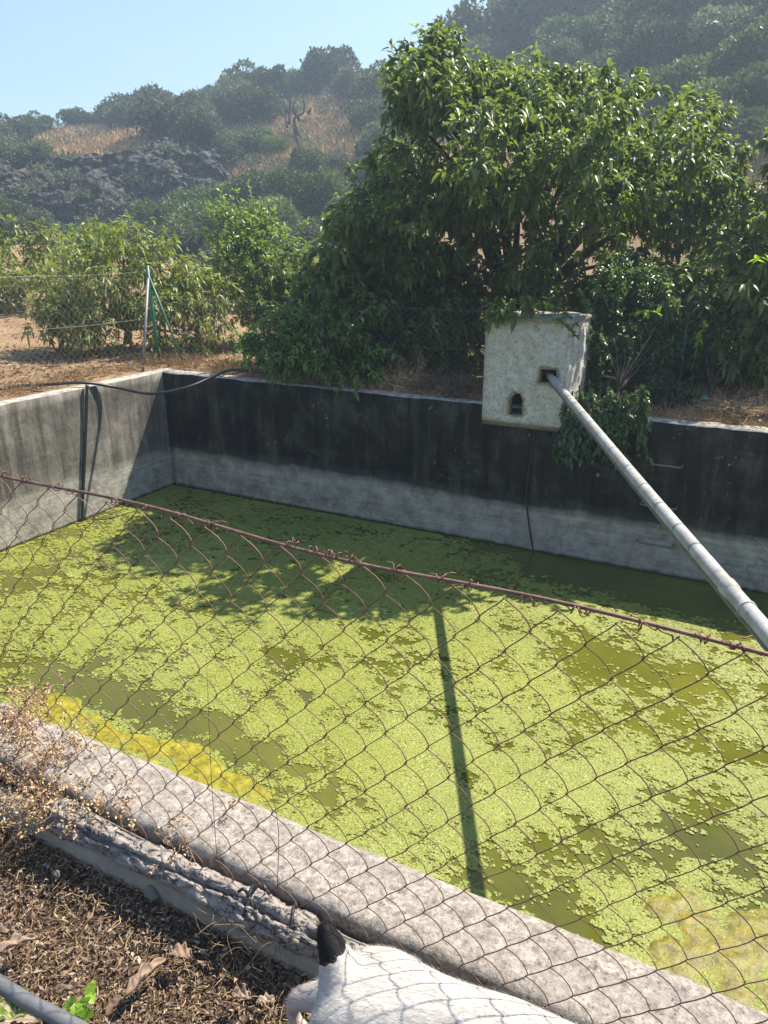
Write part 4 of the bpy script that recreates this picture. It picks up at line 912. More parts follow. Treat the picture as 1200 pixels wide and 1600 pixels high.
# thistle-like weed beside it
wc = onp(128, 1590, 2, GZ); g = np.random.default_rng(9); weed = empty('green_weed', wc, 'small yellowing green weed beside the grey hose', 'weed')
for k in range(13):
    az = g.random()*6.28; L = .035+.03*g.random(); d = np.array([math.cos(az)*.6, math.sin(az)*.6, .75]); dn = unit(d)
    u = np.linspace(0, 1, 9); V = []; w = .011*np.sin(np.pi*np.clip(u*.9+.08, 0, 1))*(1+.45*(np.arange(9) % 2))
    s_ = unit(np.cross(dn, [0, 0, 1.0])); P = wc+np.array([.014*g.normal(), .014*g.normal(), .0])+dn*(u*L)[:, None]+np.array([0, 0, -1.0])*(.5*L*u*u)[:, None]
    Vv = np.concatenate([P-s_*w[:, None]+[0, 0, .004], P, P+s_*w[:, None]+[0, 0, .004]])
    i = np.arange(8); Q = np.concatenate([np.stack([i, i+1, i+10, i+9], -1), np.stack([i+9, i+10, i+19, i+18], -1)])
    obj('leaf', Vv, Q, M['shoot'], weed, smooth_=True, tone=np.full(27, g.random()))
c2 = onp(20, 1592, 2, GZ); weed2 = empty('dying_weed', c2, 'half-dried weed with toothed leaves at the bottom left corner', 'weed')
for k in range(10):
    az = g.random()*6.28; L = .05+.04*g.random(); d = np.array([math.cos(az)*.8, math.sin(az)*.8, .5]); dn = unit(d)
    u = np.linspace(0, 1, 9); w = .010*np.sin(np.pi*np.clip(u*.9+.08, 0, 1))*(1+.5*(np.arange(9) % 2)); s_ = unit(np.cross(dn, [0, 0, 1.0]))
    P = c2+dn*(u*L)[:, None]+np.array([0, 0, -1.0])*(.4*L*u*u)[:, None]; Vv = np.concatenate([P-s_*w[:, None]+[0, 0, .003], P, P+s_*w[:, None]+[0, 0, .003]])
    i = np.arange(8); Q = np.concatenate([np.stack([i, i+1, i+10, i+9], -1), np.stack([i+9, i+10, i+19, i+18], -1)])
    dry = k % 2; obj('leaf', Vv, Q, M['litter'] if dry else M['shoot'], weed2, smooth_=True, tone=np.full(27, .75 if dry else g.random()))

# ------------------------------------------------------------------ dry weeds over the wall, dry grass blades
def dry_plant(name, base, n, h, spread, label, cat, mat, seed, heads=True, r=.0011, lean=(0, 0, 0), branch=3, group=None):
    g = np.random.default_rng(seed); G = Geo(); K = ([], [], [], [], [])
    for _ in range(n):
        az = g.random()*6.28; d = unit(np.array([math.cos(az)*spread, math.sin(az)*spread, 1.0])+np.array(lean)+g.normal(size=3)*.15); L = h*(.45+.75*g.random())
        b = base+np.r_[g.normal(size=2)*.03*(.4+spread), 0]; P = spline([b, b+d*L*.5+g.normal(size=3)*L*.07, b+d*L+np.array([0, 0, -.22*L*g.random()])+g.normal(size=3)*L*.10], 7)
        tn = g.random(); V, Fs = tube(P, np.linspace(r, r*.45, 7), 3, False); G.add(V, Fs, tn)
        for _b in range(branch):
            i = g.integers(2, 6); d2 = unit(d*.5+rdir(1, g)[0]*.8+np.array([0, 0, .25])); L2 = L*(.15+.3*g.random()); Pb = spline([P[i], P[i]+d2*L2*.5+g.normal(size=3)*L2*.1, P[i]+d2*L2], 5)
            V, Fs = tube(Pb, np.linspace(r*.7, r*.3, 5), 3, False); G.add(V, Fs, tn)
            if heads:
                for _h in range(3): K[0].append(Pb[g.integers(2, 5)]+g.normal(size=3)*.004)
        if heads: K[0].append(P[-1])
    if heads and K[0]:
        K0 = np.array(K[0]); m = len(K0); V, T, Tn = kites(np.repeat(K0, 2, 0), rdir(2*m, g), rdir(2*m, g), .006+.008*g.random(2*m), .004+.005*g.random(2*m), g.random(2*m)); G.add(V, T, Tn)
    t = empty(name, base, label, cat, group); tag(G.obj('stems', mat, t), kind='stuff'); return t
wx = [(20, 1140), (70, 1180), (25, 1230), (120, 1225), (90, 1275), (10, 1300), (180, 1235), (55, 1110), (230, 1275), (300, 1310)]
wl2 = ['tan dry weed furthest left, sprawling over the wall top', 'dense tan dry weed on the wall top behind the broken log end', 'matted dry weed hanging on the outer face at the left edge', 'dry weed with tiny seed heads leaning over the yellow algae',
       'tangled dry weed just above the broken log end', 'dry brown weed rooted in the soil at the left edge', 'thin dry weed between the fence and the log', 'pale dry weed on the inner edge of the wall at the left', 'sparse dry weed growing behind the middle of the log', 'wispy dry weed next to the black cord']
for k, ((px, py), lb) in enumerate(zip(wx, wl2)):
    zb = -.02 if k in (0, 1, 7) else (-.12 if k == 5 else -.07); b = onp(px, py, 2, zb)
    if k not in (0, 1, 7): b[1] = np.clip(b[1], -5.80, -5.715)
    dense = [30, 34, 34, 26, 34, 30, 14, 16, 9, 8][k]
    dry_plant('dry_weed', b, dense, [.12, .13, .13, .14, .13, .15, .12, .11, .14, .16][k], 1.0 if k < 6 else .7, lb, 'dry weed', M['dryweed'], 40+k, True, .0010, (.25, .25, 0) if k in (3, 6) else (0.05, .05, 0), 4, 'dry weeds along the near wall')
gb = [((470, 1440), 20, .13, 'dry grass tuft on the log beside the black cord'), ((590, 1520), 14, .12, 'dry grass stalks sticking up behind the back of the dog'), ((760, 1585), 14, .12, 'dry grass blades at the foot of the wall near the front of the dog'), ((420, 1470), 26, .12, 'grey-green dry grass drooping from under the log'), ((360, 1440), 16, .11, 'straw tuft hanging off the kerb below the log')]
for k, ((px, py), n_, h, lb) in enumerate(gb):
    b = onp(px, py, 2, -.10); b[1] = min(b[1], -5.80 if k > 2 else -5.72)
    dry_plant('grass_tuft', b, n_, h, .9, lb, 'grass tuft', M['straw'], 80+k, False, .0009, (0, -.3 if k > 2 else .1, 0), 0, 'dry grass tufts by the kerb')
# tall stalks in front of the water
for k, ((px, py), h, lb) in enumerate([((362, 1330), .62, 'single tall thin stalk rising in front of the water above the cord'), ((455, 1370), .55, 'slanting thin stalk crossing the fence right of the tall one')]):
    b = onp(px, py, 2, -.02); b[1] = -5.71; pt_ = b+np.array([[0, 0, 0], [.01, .0, h*.5], [.02-.12*k, .01, h]])
    V, Fs = tube(spline(pt_, 14), np.linspace(.0012, .0006, 14), 4); tag(obj('dry_stalk', V, Fs, M['twig'], smooth_=True, tone=None), lb, 'stalk')

# ------------------------------------------------------------------ yard fences beyond the basin
def zig(h, cw=.085, ch=.095, r=.0017):
    n = int(round(h/(ch/2))); P = np.array([[(cw/4+.002)*(1 if k % 2 else -1), .0025*(1 if k % 2 else -1), h-k*ch/2] for k in range(n+1)]); return tube(P, r, 3, False)
zme = [mesh_data('mesh_wire', *zig(1.12), M['galv']), None]
V, Fs = zig(1.12); V2 = V.copy(); V2[:, 0] *= -1; zme[1] = mesh_data('mesh_wire', V2, Fs, M['galv'])
def yard_fence(a, b, label, hs=1.0):
    a = np.array(a, float); b = np.array(b, float); d = unit(b-a); L = np.linalg.norm(b-a); f = empty('wire_fence', a, label, 'fence'); az = math.atan2(d[1], d[0])
    for k in range(int(L/.0425)):
        p = a+d*(k*.0425); o = bpy.data.objects.new('mesh_wire', zme[k % 2]); o.location = p+np.array([0, 0, .02]); o.rotation_euler = (0, 0, az); o.scale = (1, 1, hs); link(o, f)
    for z in (1.13*hs, .58*hs, .05):
        pts = [a+d*(L*t)+np.array([0, 0, z-.012*math.sin(t*9)]) for t in np.linspace(0, 1, 14)]; V, Fs = tube(pts, .0015, 5); obj('line_wire', V, Fs, M['galv'], f)
    return f
PO = onp(249, 566, 2, .02); PO = np.array([PO[0], PO[1], 0.0])
yard_fence(PO+[-.02, -.03, 0], (PO[0]-.20, -3.6, 0), 'wire mesh fence running along the sunlit left wall')
yard_fence(PO+[.03, .02, 0], (4.0, PO[1]+.22, 0), 'wire mesh fence behind the shrubs along the back wall', .72)
post = empty('fence_post', PO, 'green steel corner post with two slanting struts', 'fence post')
tp = onp(232, 414, 0, PO[0]); top = np.array([PO[0]-.02, PO[1]-.02, 1.22])
V, Fs = tube([PO-[0, 0, .2], top], .022, 12); pst = obj('post', V, Fs, M['greenpost'], post, smooth_=True); V, Fs = tube([top-[0, 0, .012], top+[0, 0, .010]], .026, 12); obj('cap', V, Fs, M['greenpost'], pst)
s1 = onp(221, 578, 2, .0); V, Fs = tube([s1-[0, 0, .1], top-[0, 0, .15]], .017, 10); obj('strut', V, Fs, M['greypost'], post, smooth_=True)['label'] = 'bare grey strut'
s2 = onp(291, 568, 2, .0); V, Fs = tube([s2-[0, 0, .1], top-[0, 0, .12]], .015, 10); obj('strut', V, Fs, M['greenpost'], post, smooth_=True)
def onY(px, py, y): return onp(px, py, 1, y)
a, b = onY(485, 419, .95), onY(655, 590, .70); V, Fs = tube([a, b], .021, 10)
tag(obj('leaning_pole', V, Fs, M['darkpole'], smooth_=True), 'dark metal pole leaning out of the shrubs above the back wall', 'pole')
a, b = onY(468, 425, .75), onY(468, 560, .75); b[2] = -.1; b[0] = a[0]; V, Fs = tube([b, a], .022, 10)
tag(obj('fence_post', V, Fs, M['darkgreen'], smooth_=True), 'dark green upright post almost hidden by the shrub', 'fence post')
gt = empty('garden_gate', onY(1030, 620, 1.15)*[1, 1, 0], 'dark green metal gate frame behind the creeper right of the box', 'gate')
for y_ in (478, 531):
    a, b = onY(985, y_, 1.15), onY(1085, y_+4, 1.15); b[2] = a[2]; V, Fs = tube([a, b], .018, 8); obj('rail', V, Fs, M['darkgreen'], gt, smooth_=True)
for x_ in (990, 1078):
    a = onY(x_, 470, 1.15); b = a.copy(); b[2] = -.1; V, Fs = tube([b, a], .02, 8); obj('post', V, Fs, M['darkgreen'], gt, smooth_=True)

# ------------------------------------------------------------------ trees and shrubs behind the basin
def tree(name, label, cat, base, poly, depth, thick, n_lobes, lobe_r, per, k, leaf, mat, seed, n_limbs=14, r0=.09, big=True, spread=.9, flat=.8, extra=None, group=None, upb=.1, scatter=.06, trunk_name='trunk', tilt=0.0):
    g = np.random.default_rng(seed); C, R_ = outline_lobes(poly, depth, thick, n_lobes, lobe_r, g, tilt)
    ok = C[:, 2] > 0.12; C, R_ = C[ok], R_[ok]
    t = empty(name, base, label, cat, group); TG, G = limbs(base, C, n_limbs, r0, g)
    tips, d = twig_tips(C, R_, per, g, flat); okz = tips[:, 2] > 0.03; tips, d = tips[okz], d[okz]
    for j in g.choice(len(tips), min(len(tips), 260), replace=False):
        q_ = tips[j]-d[j]*.28+np.array([0, 0, -.06]); V, Fs = tube(np.array([q_, (q_+tips[j])/2+np.array([0, 0, .02]), tips[j]]), [.006, .004, .002], 3, False); G.add(V, Fs)
    TG.obj(trunk_name, M['bark'], t, smooth_=True); tag(G.obj('branches', M['bark'], t, smooth_=True), kind='stuff')
    H = Geo(); V, T, Tn = leafy(tips, d, k, leaf[0], leaf[1], leaf[2], spread, g, big, scatter, upb); H.add(V, T, Tn)
    if extra is not None: extra(H, g)
    tag(H.obj('crown', mat, t), kind='stuff'); return t
def wands(H, g, paths, leaf, per=14, up=.3, big=True, tone0=.4):
    """leafy leading shoots"""
    for P in paths:
        S = spline(P, per*2); i = np.linspace(4, per*2-1, per).astype(int); p = np.repeat(S[i], 2, 0); n = len(p); ax = unit(S[-1]-S[0])
        d = unit(rdir(n, g)*.9+ax*.35+np.array([0, 0, up*.4])); nr = unit(rdir(n, g)*.4+np.array([0, 0, 1.0])); L = leaf[0]*(.7+.5*g.random(n))
        if big: V, T, Tn = leaves(p, d, nr, L, L*leaf[1]/leaf[0], np.full(n, leaf[2]), np.clip(tone0+.5*g.random(n), 0, 1))
        else: V, T, Tn = kites(p, d, nr, L, L*leaf[1]/leaf[0], np.clip(tone0+.5*g.random(n), 0, 1), .3, np.full(n, leaf[2]))
        H.add(V, T, Tn); V, Fs = tube(S, np.linspace(.008, .002, len(S)), 4, False); H.add(V, Fs, .15)
BIG = [(440, 450), (505, 370), (560, 310), (612, 250), (625, 170), (640, 120), (700, 105), (745, 120), (800, 105), (870, 110), (950, 130), (1040, 150), (1120, 190), (1140, 250), (1150, 330), (1195, 420), (1215, 520), (1130, 570), (1040, 560), (940, 520), (840, 490), (760, 480), (740, 550), (640, 568), (545, 550), (470, 520)]
def big_extra(H, g):
    c = lambda x, y, d=7.7: atD(x, y, d)
    C2, R2 = outline_lobes([(600, 120), (625, 85), (655, 50), (700, 48), (745, 90), (770, 140), (700, 190), (630, 190)], 7.7, .5, 20, .22, g); tp, dd = twig_tips(C2, R2, 14, g, .8); V, T, Tn = leafy(tp, dd, 8, .098, .042, .5, .95, g); H.add(V, T, Tn)
    C4, R4 = outline_lobes([(468, 440), (520, 360), (570, 300), (612, 225), (650, 230), (660, 420), (600, 500), (500, 500)], 8.5, .5, 40, .25, g); tp, dd = twig_tips(C4, R4, 16, g, .8); V, T, Tn = leafy(tp, dd, 8, .10, .043, .5, .95, g); H.add(V, T, Tn)
    C3, R3 = outline_lobes([(700, 190), (780, 140), (900, 150), (1070, 165), (1110, 260), (1000, 340), (860, 320), (720, 290)], 6.75, .45, 30, .21, g); tp, dd = twig_tips(C3, R3, 17, g, .8); V, T, Tn = leafy(tp, dd, 8, .095, .041, .5, .95, g); H.add(V, T, Tn)
    wands(H, g, [[onY(790, 470, -.1), onY(785, 485, -.16), onY(778, 503, -.16)], [onY(800, 468, -.1), onY(800, 480, -.16), onY(806, 497, -.16)], [onY(775, 470, -.1), onY(768, 484, -.14), onY(764, 500, -.14)], [onY(820, 466, -.1), onY(826, 474, -.15), onY(830, 486, -.15)], [c(745, 260), c(705, 180), c(665, 95), c(650, 45)], [c(720, 200), c(715, 130), c(735, 80)], [c(665, 130), c(690, 75), c(688, 35)], [c(680, 180), c(640, 120), c(612, 80)], [c(700, 210), c(640, 160), c(606, 108)], [c(850, 150), c(845, 110), c(835, 72)], [c(800, 150), c(790, 120), c(775, 95)],
                 [c(660, 200), c(630, 170), c(622, 190)], [c(690, 150), c(700, 110), c(722, 62)], [c(1100, 230), c(1130, 190), c(1142, 165)], [c(660, 110), c(640, 85), c(628, 70)], [c(600, 330), c(540, 350), c(500, 375)], [c(1130, 260), c(1150, 280), c(1165, 320)], [c(1140, 360), c(1175, 380), c(1200, 410)], [c(560, 330), c(530, 335), c(505, 350)]], (.11, .042, .35), 18)
tree('broadleaf_tree', 'large dark green leafy tree behind the basin and above the white box', 'tree', np.array([*onp(790, 552, 2, .03)[:2], .03]), BIG, 8.75, 1.15, 195, .31, 23, 9, (.102, .043, .45), M['persimmon'], 5, 34, .11, True, .95, .75, big_extra, tilt=.95)
tree('broadleaf_tree', 'second dark leafy tree crowding the right edge behind the dry bank', 'tree', np.array([*onp(1230, 600, 2, .05)[:2], .05])+np.array([0, .8, 0]), [(1150, 340), (1212, 290), (1235, 180), (1300, 130), (1400, 180), (1420, 350), (1380, 540), (1200, 565), (1090, 535), (1075, 430)], 7.5, .9, 105, .28, 17, 8, (.10, .042, .45), M['persimmon'], 15, 16, .08)
tree('orchard_tree', 'rounded olive-green tree with drooping leaves behind the green post', 'tree', np.array([*onp(200, 535, 2, .03)[:2], .03]), [(58, 520), (66, 450), (105, 405), (150, 372), (182, 345), (205, 360), (245, 375), (290, 415), (330, 445), (348, 490), (338, 545), (285, 572), (180, 578), (90, 560)], 10.35, .75, 84, .27, 17, 8, (.118, .031, .55), M['avocado'], 6, 18, .06,
     extra=lambda H, g: wands(H, g, [[atD(200, 400, 10.3), atD(195, 365, 10.3), atD(190, 338, 10.8)], [atD(240, 420, 10.8), atD(262, 385, 10.8), atD(275, 378, 10.8)], [atD(180, 400, 10.8), atD(170, 370, 10.8), atD(150, 352, 10.8)], [atD(320, 460, 10.8), atD(335, 430, 10.8), atD(342, 415, 10.8)]], (.12, .03, .5), 12))
for k, (nm, lb, poly, dep, th, nl, lr, mt, sd_) in enumerate([
        ('orchard_tree', 'darker green tree at the left edge beyond the wire mesh', [(-80, 350), (0, 345), (45, 338), (80, 365), (110, 385), (105, 430), (60, 470), (0, 480), (-80, 470)], 16.5, 1.2, 46, .42, 'avocado', 61),
        ('orchard_tree', 'grey-green low tree between the leftmost tree and the cliff foot', [(85, 385), (120, 360), (165, 365), (170, 400), (130, 430), (90, 425)], 19, 1.0, 24, .40, 'shrub', 62),
        ('orchard_tree', 'pale sunlit shrub standing behind the olive-green tree on its right', [(265, 440), (300, 415), (350, 400), (390, 410), (420, 440), (420, 480), (340, 485), (280, 480)], 17, 1.0, 34, .40, 'avocado', 63),
        ('orchard_tree', 'pale yellow-green tree glimpsed through the left side of the big tree', [(500, 400), (560, 350), (600, 335), (640, 350), (640, 420), (560, 450)], 15, .8, 30, .40, 'avocado', 64),
        ('hedge_bush', 'dark leafy undergrowth below the left side of the big tree', [(470, 440), (560, 400), (680, 400), (740, 470), (735, 550), (640, 560), (540, 545), (480, 510)], 8.9, .45, 60, .26, 'persimmon', 67),
        ('hedge_bush', 'dark bush filling the gap behind the garden gate', [(930, 430), (1040, 420), (1140, 450), (1210, 470), (1220, 570), (1120, 575), (1000, 570), (930, 540)], 8.7, .6, 95, .28, 'persimmon', 66),
        ('orchard_tree', 'mid green tree below the boulder at the right edge', [(1120, 320), (1160, 290), (1230, 300), (1260, 400), (1240, 480), (1150, 480), (1110, 400)], 12.5, .9, 44, .36, 'shrub', 65)]):
    cx = np.array(poly).mean(0); bz = atD(cx[0], cx[1], dep); tree(nm, lb, 'tree', np.array([bz[0], bz[1], .03]), poly, dep, th, int(nl*1.3), lr, 14, 8, (.15, .052, .4), M[mt], sd_, 9, .06)
def shrub1(H, g):
    c = lambda x, y, d=10.9: atD(x, y, d)
    wands(H, g, [[c(420, 420), c(400, 340), c(388, 283)], [c(400, 420), c(360, 370), c(322, 335)], [c(390, 380), c(360, 330), c(340, 292)], [c(450, 420), c(440, 370), c(428, 325)], [c(380, 430), c(350, 400), c(330, 372)], [c(470, 400), c(470, 360), c(480, 345)]], (.07, .030, .1), 22, .3, True, .5)
tree('leafy_shrub', 'tall pale-green shrub with upright shoots left of the leaning pole', 'shrub', np.array([*onp(440, 530, 2, .02)[:2], .02]), [(345, 345), (375, 320), (400, 330), (430, 360), (470, 390), (500, 440), (500, 500), (440, 500), (385, 500), (375, 455), (355, 400)], 10.9, .5, 66, .27, 22, 8, (.080, .035, .25), M['pale'], 7, 14, .03, True, .95, .9, shrub1, None, .2, .05, 'stems')
tree('wall_creeper', 'bushy green creeper spilling over the back wall left of the white box', 'creeper', np.array([*onY(500, 570, .35)[:2], .0]), [(372, 575), (395, 520), (440, 490), (500, 485), (550, 510), (590, 550), (590, 585), (555, 600), (480, 592), (420, 580)], 8.15, .30, 56, .17, 15, 8, (.062, .030, .3), M['shrub'], 8, 12, .018, True, 1.0, .8,
     lambda H, g: wands(H, g, [[onY(520, 570, .2), onY(535, 590, -.03), onY(530, 612, -.05)], [onY(545, 570, .2), onY(558, 595, -.03), onY(556, 615, -.05)], [onY(500, 570, .2), onY(512, 590, -.03), onY(508, 605, -.05)], [onY(440, 575, .2), onY(430, 588, -.02), onY(420, 592, -.03)], [onY(560, 560, .2), onY(580, 580, 0), onY(590, 590, .0)], [onY(470, 560, .2), onY(462, 520, .2), onY(455, 470, .25)], [onY(440, 540, .3), onY(425, 500, .3), onY(405, 470, .3)], [onY(500, 530, .3), onY(505, 490, .3), onY(520, 455, .3)], [onY(540, 540, .3), onY(560, 500, .3), onY(585, 475, .3)], [onY(410, 560, .2), onY(385, 548, .2), onY(362, 552, .2)], [onY(570, 560, .2), onY(600, 545, .2), onY(625, 560, .2)]], (.065, .03, .25), 16, .1, True, .5), None, .1, .05, 'stems')
def creep_extra(H, g):
    w = []
    for k in range(46):
        x = 880+130*g.random(); y1 = 600+40*g.random(); y2 = min(y1+50+70*g.random(), 732 - abs(x-985)*.12)
        w.append([onY(x, y1, -.02-.06*g.random()), onY(x+8*g.normal(), (y1+y2)/2, -.07-.06*g.random()), onY(x+14*g.normal(), y2, -.05-.05*g.random())])
    for x in (862, 872, 884, 893): w.append([onY(900, 655, -.12), onY((x+900)/2, 675, -.15), onY(x, 712+8*g.random(), -.13)])
    wands(H, g, w, (.060, .032, .35), 20, -.3, True, .2)
    wands(H, g, [[onY(965, 470, .3), onY(968, 420, .3), onY(975, 375, .3)], [onY(930, 500, .1), onY(915, 470, .1), onY(905, 455, .1)], [onY(905, 530, -.05), onY(880, 505, -.13), onY(850, 490, -.16)], [onY(905, 510, .0), onY(880, 488, -.1), onY(860, 480, -.12)], [onY(950, 480, .2), onY(935, 440, .2), onY(940, 400, .2)]], (.055, .024, .3), 20, .2, False, .55)
tree('draping_creeper', 'dense dark creeper growing beside the white box and draping over the wall', 'creeper', np.array([*onY(960, 640, .3)[:2], .0]), [(915, 520), (930, 480), (945, 420), (985, 400), (1020, 430), (1050, 470), (1060, 540), (1020, 600), (1000, 650), (930, 650), (905, 610), (920, 570)], 7.6, .32, 100, .14, 18, 8, (.058, .027, .3), M['creeper'], 9, 14, .02, True, 1.0, .9, creep_extra, None, .1, .05, 'stems')
tree('creeper_strands', 'low trailing greenery on the wall top right of the draping creeper', 'creeper', np.array([*onY(1040, 650, .2)[:2], .0]), [(1005, 600), (1060, 600), (1090, 630), (1080, 655), (1010, 655)], 7.1, .15, 24, .10, 22, 8, (.045, .02, .2), M['creeper'], 10, 6, .01, False, 1.0, .7, None, None, .1, .04, 'stems')
tree('right_shrub', 'silvery-green shrub on two thin stems at the right edge', 'shrub', np.array([*onY(1095, 640, .75)[:2], .02]), [(1050, 520), (1080, 490), (1150, 490), (1220, 480), (1230, 580), (1160, 590), (1090, 570)], 7.7, .35, 60, .16, 18, 8, (.060, .025, .3), M['shrub'], 12, 10, .02, True, 1.0, .8, None, None, .1, .05, 'stems')
# young lime shoots catching the sun
def shoot(label, path, leaf, n, seed):
    g = np.random.default_rng(seed); H = Geo(); wands(H, g, [path], leaf, n, .2, True, .5); return tag(H.obj('young_shoot', M['shoot']), label, 'shoot', 'young lime-green shoots')
shoot('upright lime-green shoot in front of the big tree, highest of the bright shoots', [onY(962, 390, .1), onY(970, 345, .1), onY(984, 288, .1)], (.075, .03, .3), 13, 1)
shoot('lime-green sprig lying over the roof of the white box', [onY(880, 483, -.15), onY(862, 478, -.17), onY(843, 474, -.18)], (.05, .028, .2), 5, 2)
shoot('bright yellow-green leaf sprig left of the right shrub', [onY(985, 492, .2), onY(1005, 486, .2), onY(1028, 490, .2)], (.085, .034, .2), 5, 3)
shoot('yellow-green sprig above the two thin stems', [onY(1085, 560, .6), onY(1092, 530, .6), onY(1100, 508, .6)], (.085, .032, .2), 7, 4)
shoot('yellow-green leaves at the far right edge of the foliage', [onY(1165, 430, .6), onY(1180, 408, .6), onY(1196, 398, .6)], (.09, .034, .2), 5, 5)
V, Fs = rocks[0], None
o = bpy.data.objects.new('plastic_scrap', rocks[2].copy()); o.data.materials.clear(); o.data.materials.append(M['teal']); o.location = onp(1102, 622, 2, .07); o.scale = (.05, .06, .028)
tag(link(o), 'crumpled turquoise plastic scrap on the dry ground at the right', 'plastic scrap')

# dead brushwood on the wall top, dry grass round the basin
b = onY(700, 605, .35); dry_plant('brushwood', b*[1, 1, 0]+[0, 0, .0], 150, .42, 1.6, 'heap of dead brown brushwood on the wall top left of the box', 'brushwood', M['twig'], 90, True, .0035, (.1, .1, -.45), 4)
b = onY(640, 590, .4); dry_plant('brushwood', b*[1, 1, 0]+[0, 0, .0], 90, .40, 1.2, 'russet dead twigs between the creeper and the brushwood heap', 'brushwood', M['dryweed'], 91, True, .003, (.0, -.1, -.25), 4)
b = onY(1160, 655, .45); dry_plant('brushwood', b*[1, 1, 0]+[0, 0, .05], 90, .30, 1.8, 'rust-coloured dead bracken on the ground at the right edge', 'brushwood', M['dryweed'], 92, True, .003, (.0, -.1, -.5), 4)
def blades(regs, label, mat, seed, name='dry_grass'):
    g = np.random.default_rng(seed); Ps, Ls, Ws = [], [], []
    for (x0, x1, y0, y1, n, h) in regs:
        x = x0+(x1-x0)*g.random(n); y = y0+(y1-y0)*g.random(n); ok = n2(x, y, 3, 3, 71) > .42; x, y = x[ok], y[ok]
        Ps.append(np.c_[x, y, gz(x, y)-.01]); Ls.append(h*(.3+.9*g.random(len(x)))); Ws.append(np.full(len(x), h*.022))
    P = np.concatenate(Ps); L = np.concatenate(Ls); W = np.concatenate(Ws); n = len(P)
    d = unit(g.normal(size=(n, 3))*.55+np.array([0, 0, .8])); d[:, 2] = np.abs(d[:, 2])
    V, T, Tn = kites(P, d, rdir(n, g), L, W, np.clip(g.normal(.5, .25, n), 0, 1), .1, .25*g.random(n))
    return tag(obj(name, V, T, mat, tone=Tn), label, kind='stuff')
blades([(-.62, -.24, -4.2, .5, 2600, .16), (-.6, 1.3, .24, .75, 1800, .18), (1.3, 4.1, .24, .9, 1700, .15), (5.0, 8.5, .24, 1.6, 2600, .16), (-2.6, -.6, -2.5, 1.2, 1500, .14), (.4, 4.1, .04, .32, 2200, .10), (5.0, 8.5, .05, .32, 2000, .10)], 'straw-coloured dry grass fringing the basin walls', M['hillgrass'], 14)
n = 5000; g = np.random.default_rng(31); x = -9+18*g.random(n); y = .3+9*g.random(n); x2 = -7+6.3*g.random(n); y2 = -4+4.5*g.random(n); x = np.r_[x, x2]; y = np.r_[y, y2]; n = len(x)
P = np.c_[x, y, gz(x, y)+.004]; a = g.random(n)*6.28; L = .03+.05*g.random(n)
V, T, Tn = kites(P, np.c_[np.cos(a), np.sin(a), .25*g.random(n)], unit(np.c_[g.normal(size=(n, 2))*.4, np.ones(n)]), L, L*.45, np.clip(g.normal(.55, .25, n), 0, 1), .4)
tag(obj('fallen_leaves', V, T, M['litter'], tone=Tn), 'fallen leaves strewn over the dry orchard floor', kind='stuff')

# ------------------------------------------------------------------ hillside vegetation
def crown_proto(kind, seed, n=5600, cards=.088):
    g = np.random.default_rng(seed); nl = 15
    C = rdir(nl, g)*(.25+.50*g.random((nl, 1)))*np.array([1, 1, .75]); C[:, 2] = np.abs(C[:, 2])*.95+.05*g.normal(size=nl)+.35
    R_ = .24+.20*g.random(nl); k = g.integers(0, nl, n); d = rdir(n, g); d[:, 2] = np.where(g.random(n) < .55, np.abs(d[:, 2]), d[:, 2])
    rad = .72+.36*g.random(n)**.7; bump = .70+.6*fbm(d*2.6+k[:, None]*3.1, 3, seed)
    P = C[k]+d*(R_[k]*rad*bump)[:, None]; P[:, 2] *= .95
    V, T, Tn = kites(P, unit(d+rdir(n, g)*1.0), rdir(n, g), cards*(.6+.8*g.random(n)), cards*.75*(.6+.7*g.random(n)), np.clip(.65*g.random(nl)[k]+.35*g.random(n), 0, 1), .3)
    G = Geo(); fk = np.array([0, 0, .18]); V2, Fs = tube(np.array([[0, 0, -.35], [.02, .01, 0], fk]), [.06, .05, .04], 7); G.add(V2, Fs)
    for c in C[:9]: V2, Fs = tube(spline([fk-[0, 0, .05], (fk+c)/2+[0, 0, .03], c], 6), np.linspace(.03, .008, 6), 5); G.add(V2, Fs)
    t = bpy.data.objects.new('hill_tree', None); t.empty_display_size = .1; COL.objects.link(t)
    cr = obj('crown', V, T, M[kind], t, tone=Tn); cr['kind'] = 'stuff'; G.obj('trunk', M['bark'], t)
    for ch in t.children: ch.matrix_parent_inverse = Matrix()
    return t
PROT = {k: [crown_proto(k, s) for s in sds] for k, sds in (('oak', (1, 2, 3)), ('olive', (4, 5, 6)), ('hillgreen', (7, 8, 9)))}
used = set(); ORD = ['first', 'second', 'third', 'fourth', 'fifth', 'sixth', 'seventh', 'eighth', 'ninth', 'tenth', 'eleventh', 'twelfth', 'thirteenth', 'fourteenth', 'fifteenth', 'sixteenth', 'seventeenth', 'eighteenth', 'nineteenth', 'twentieth']
DESC = {'oak': 'dark rounded oak', 'olive': 'grey-green olive bush', 'hillgreen': 'fresh green bushy tree'}
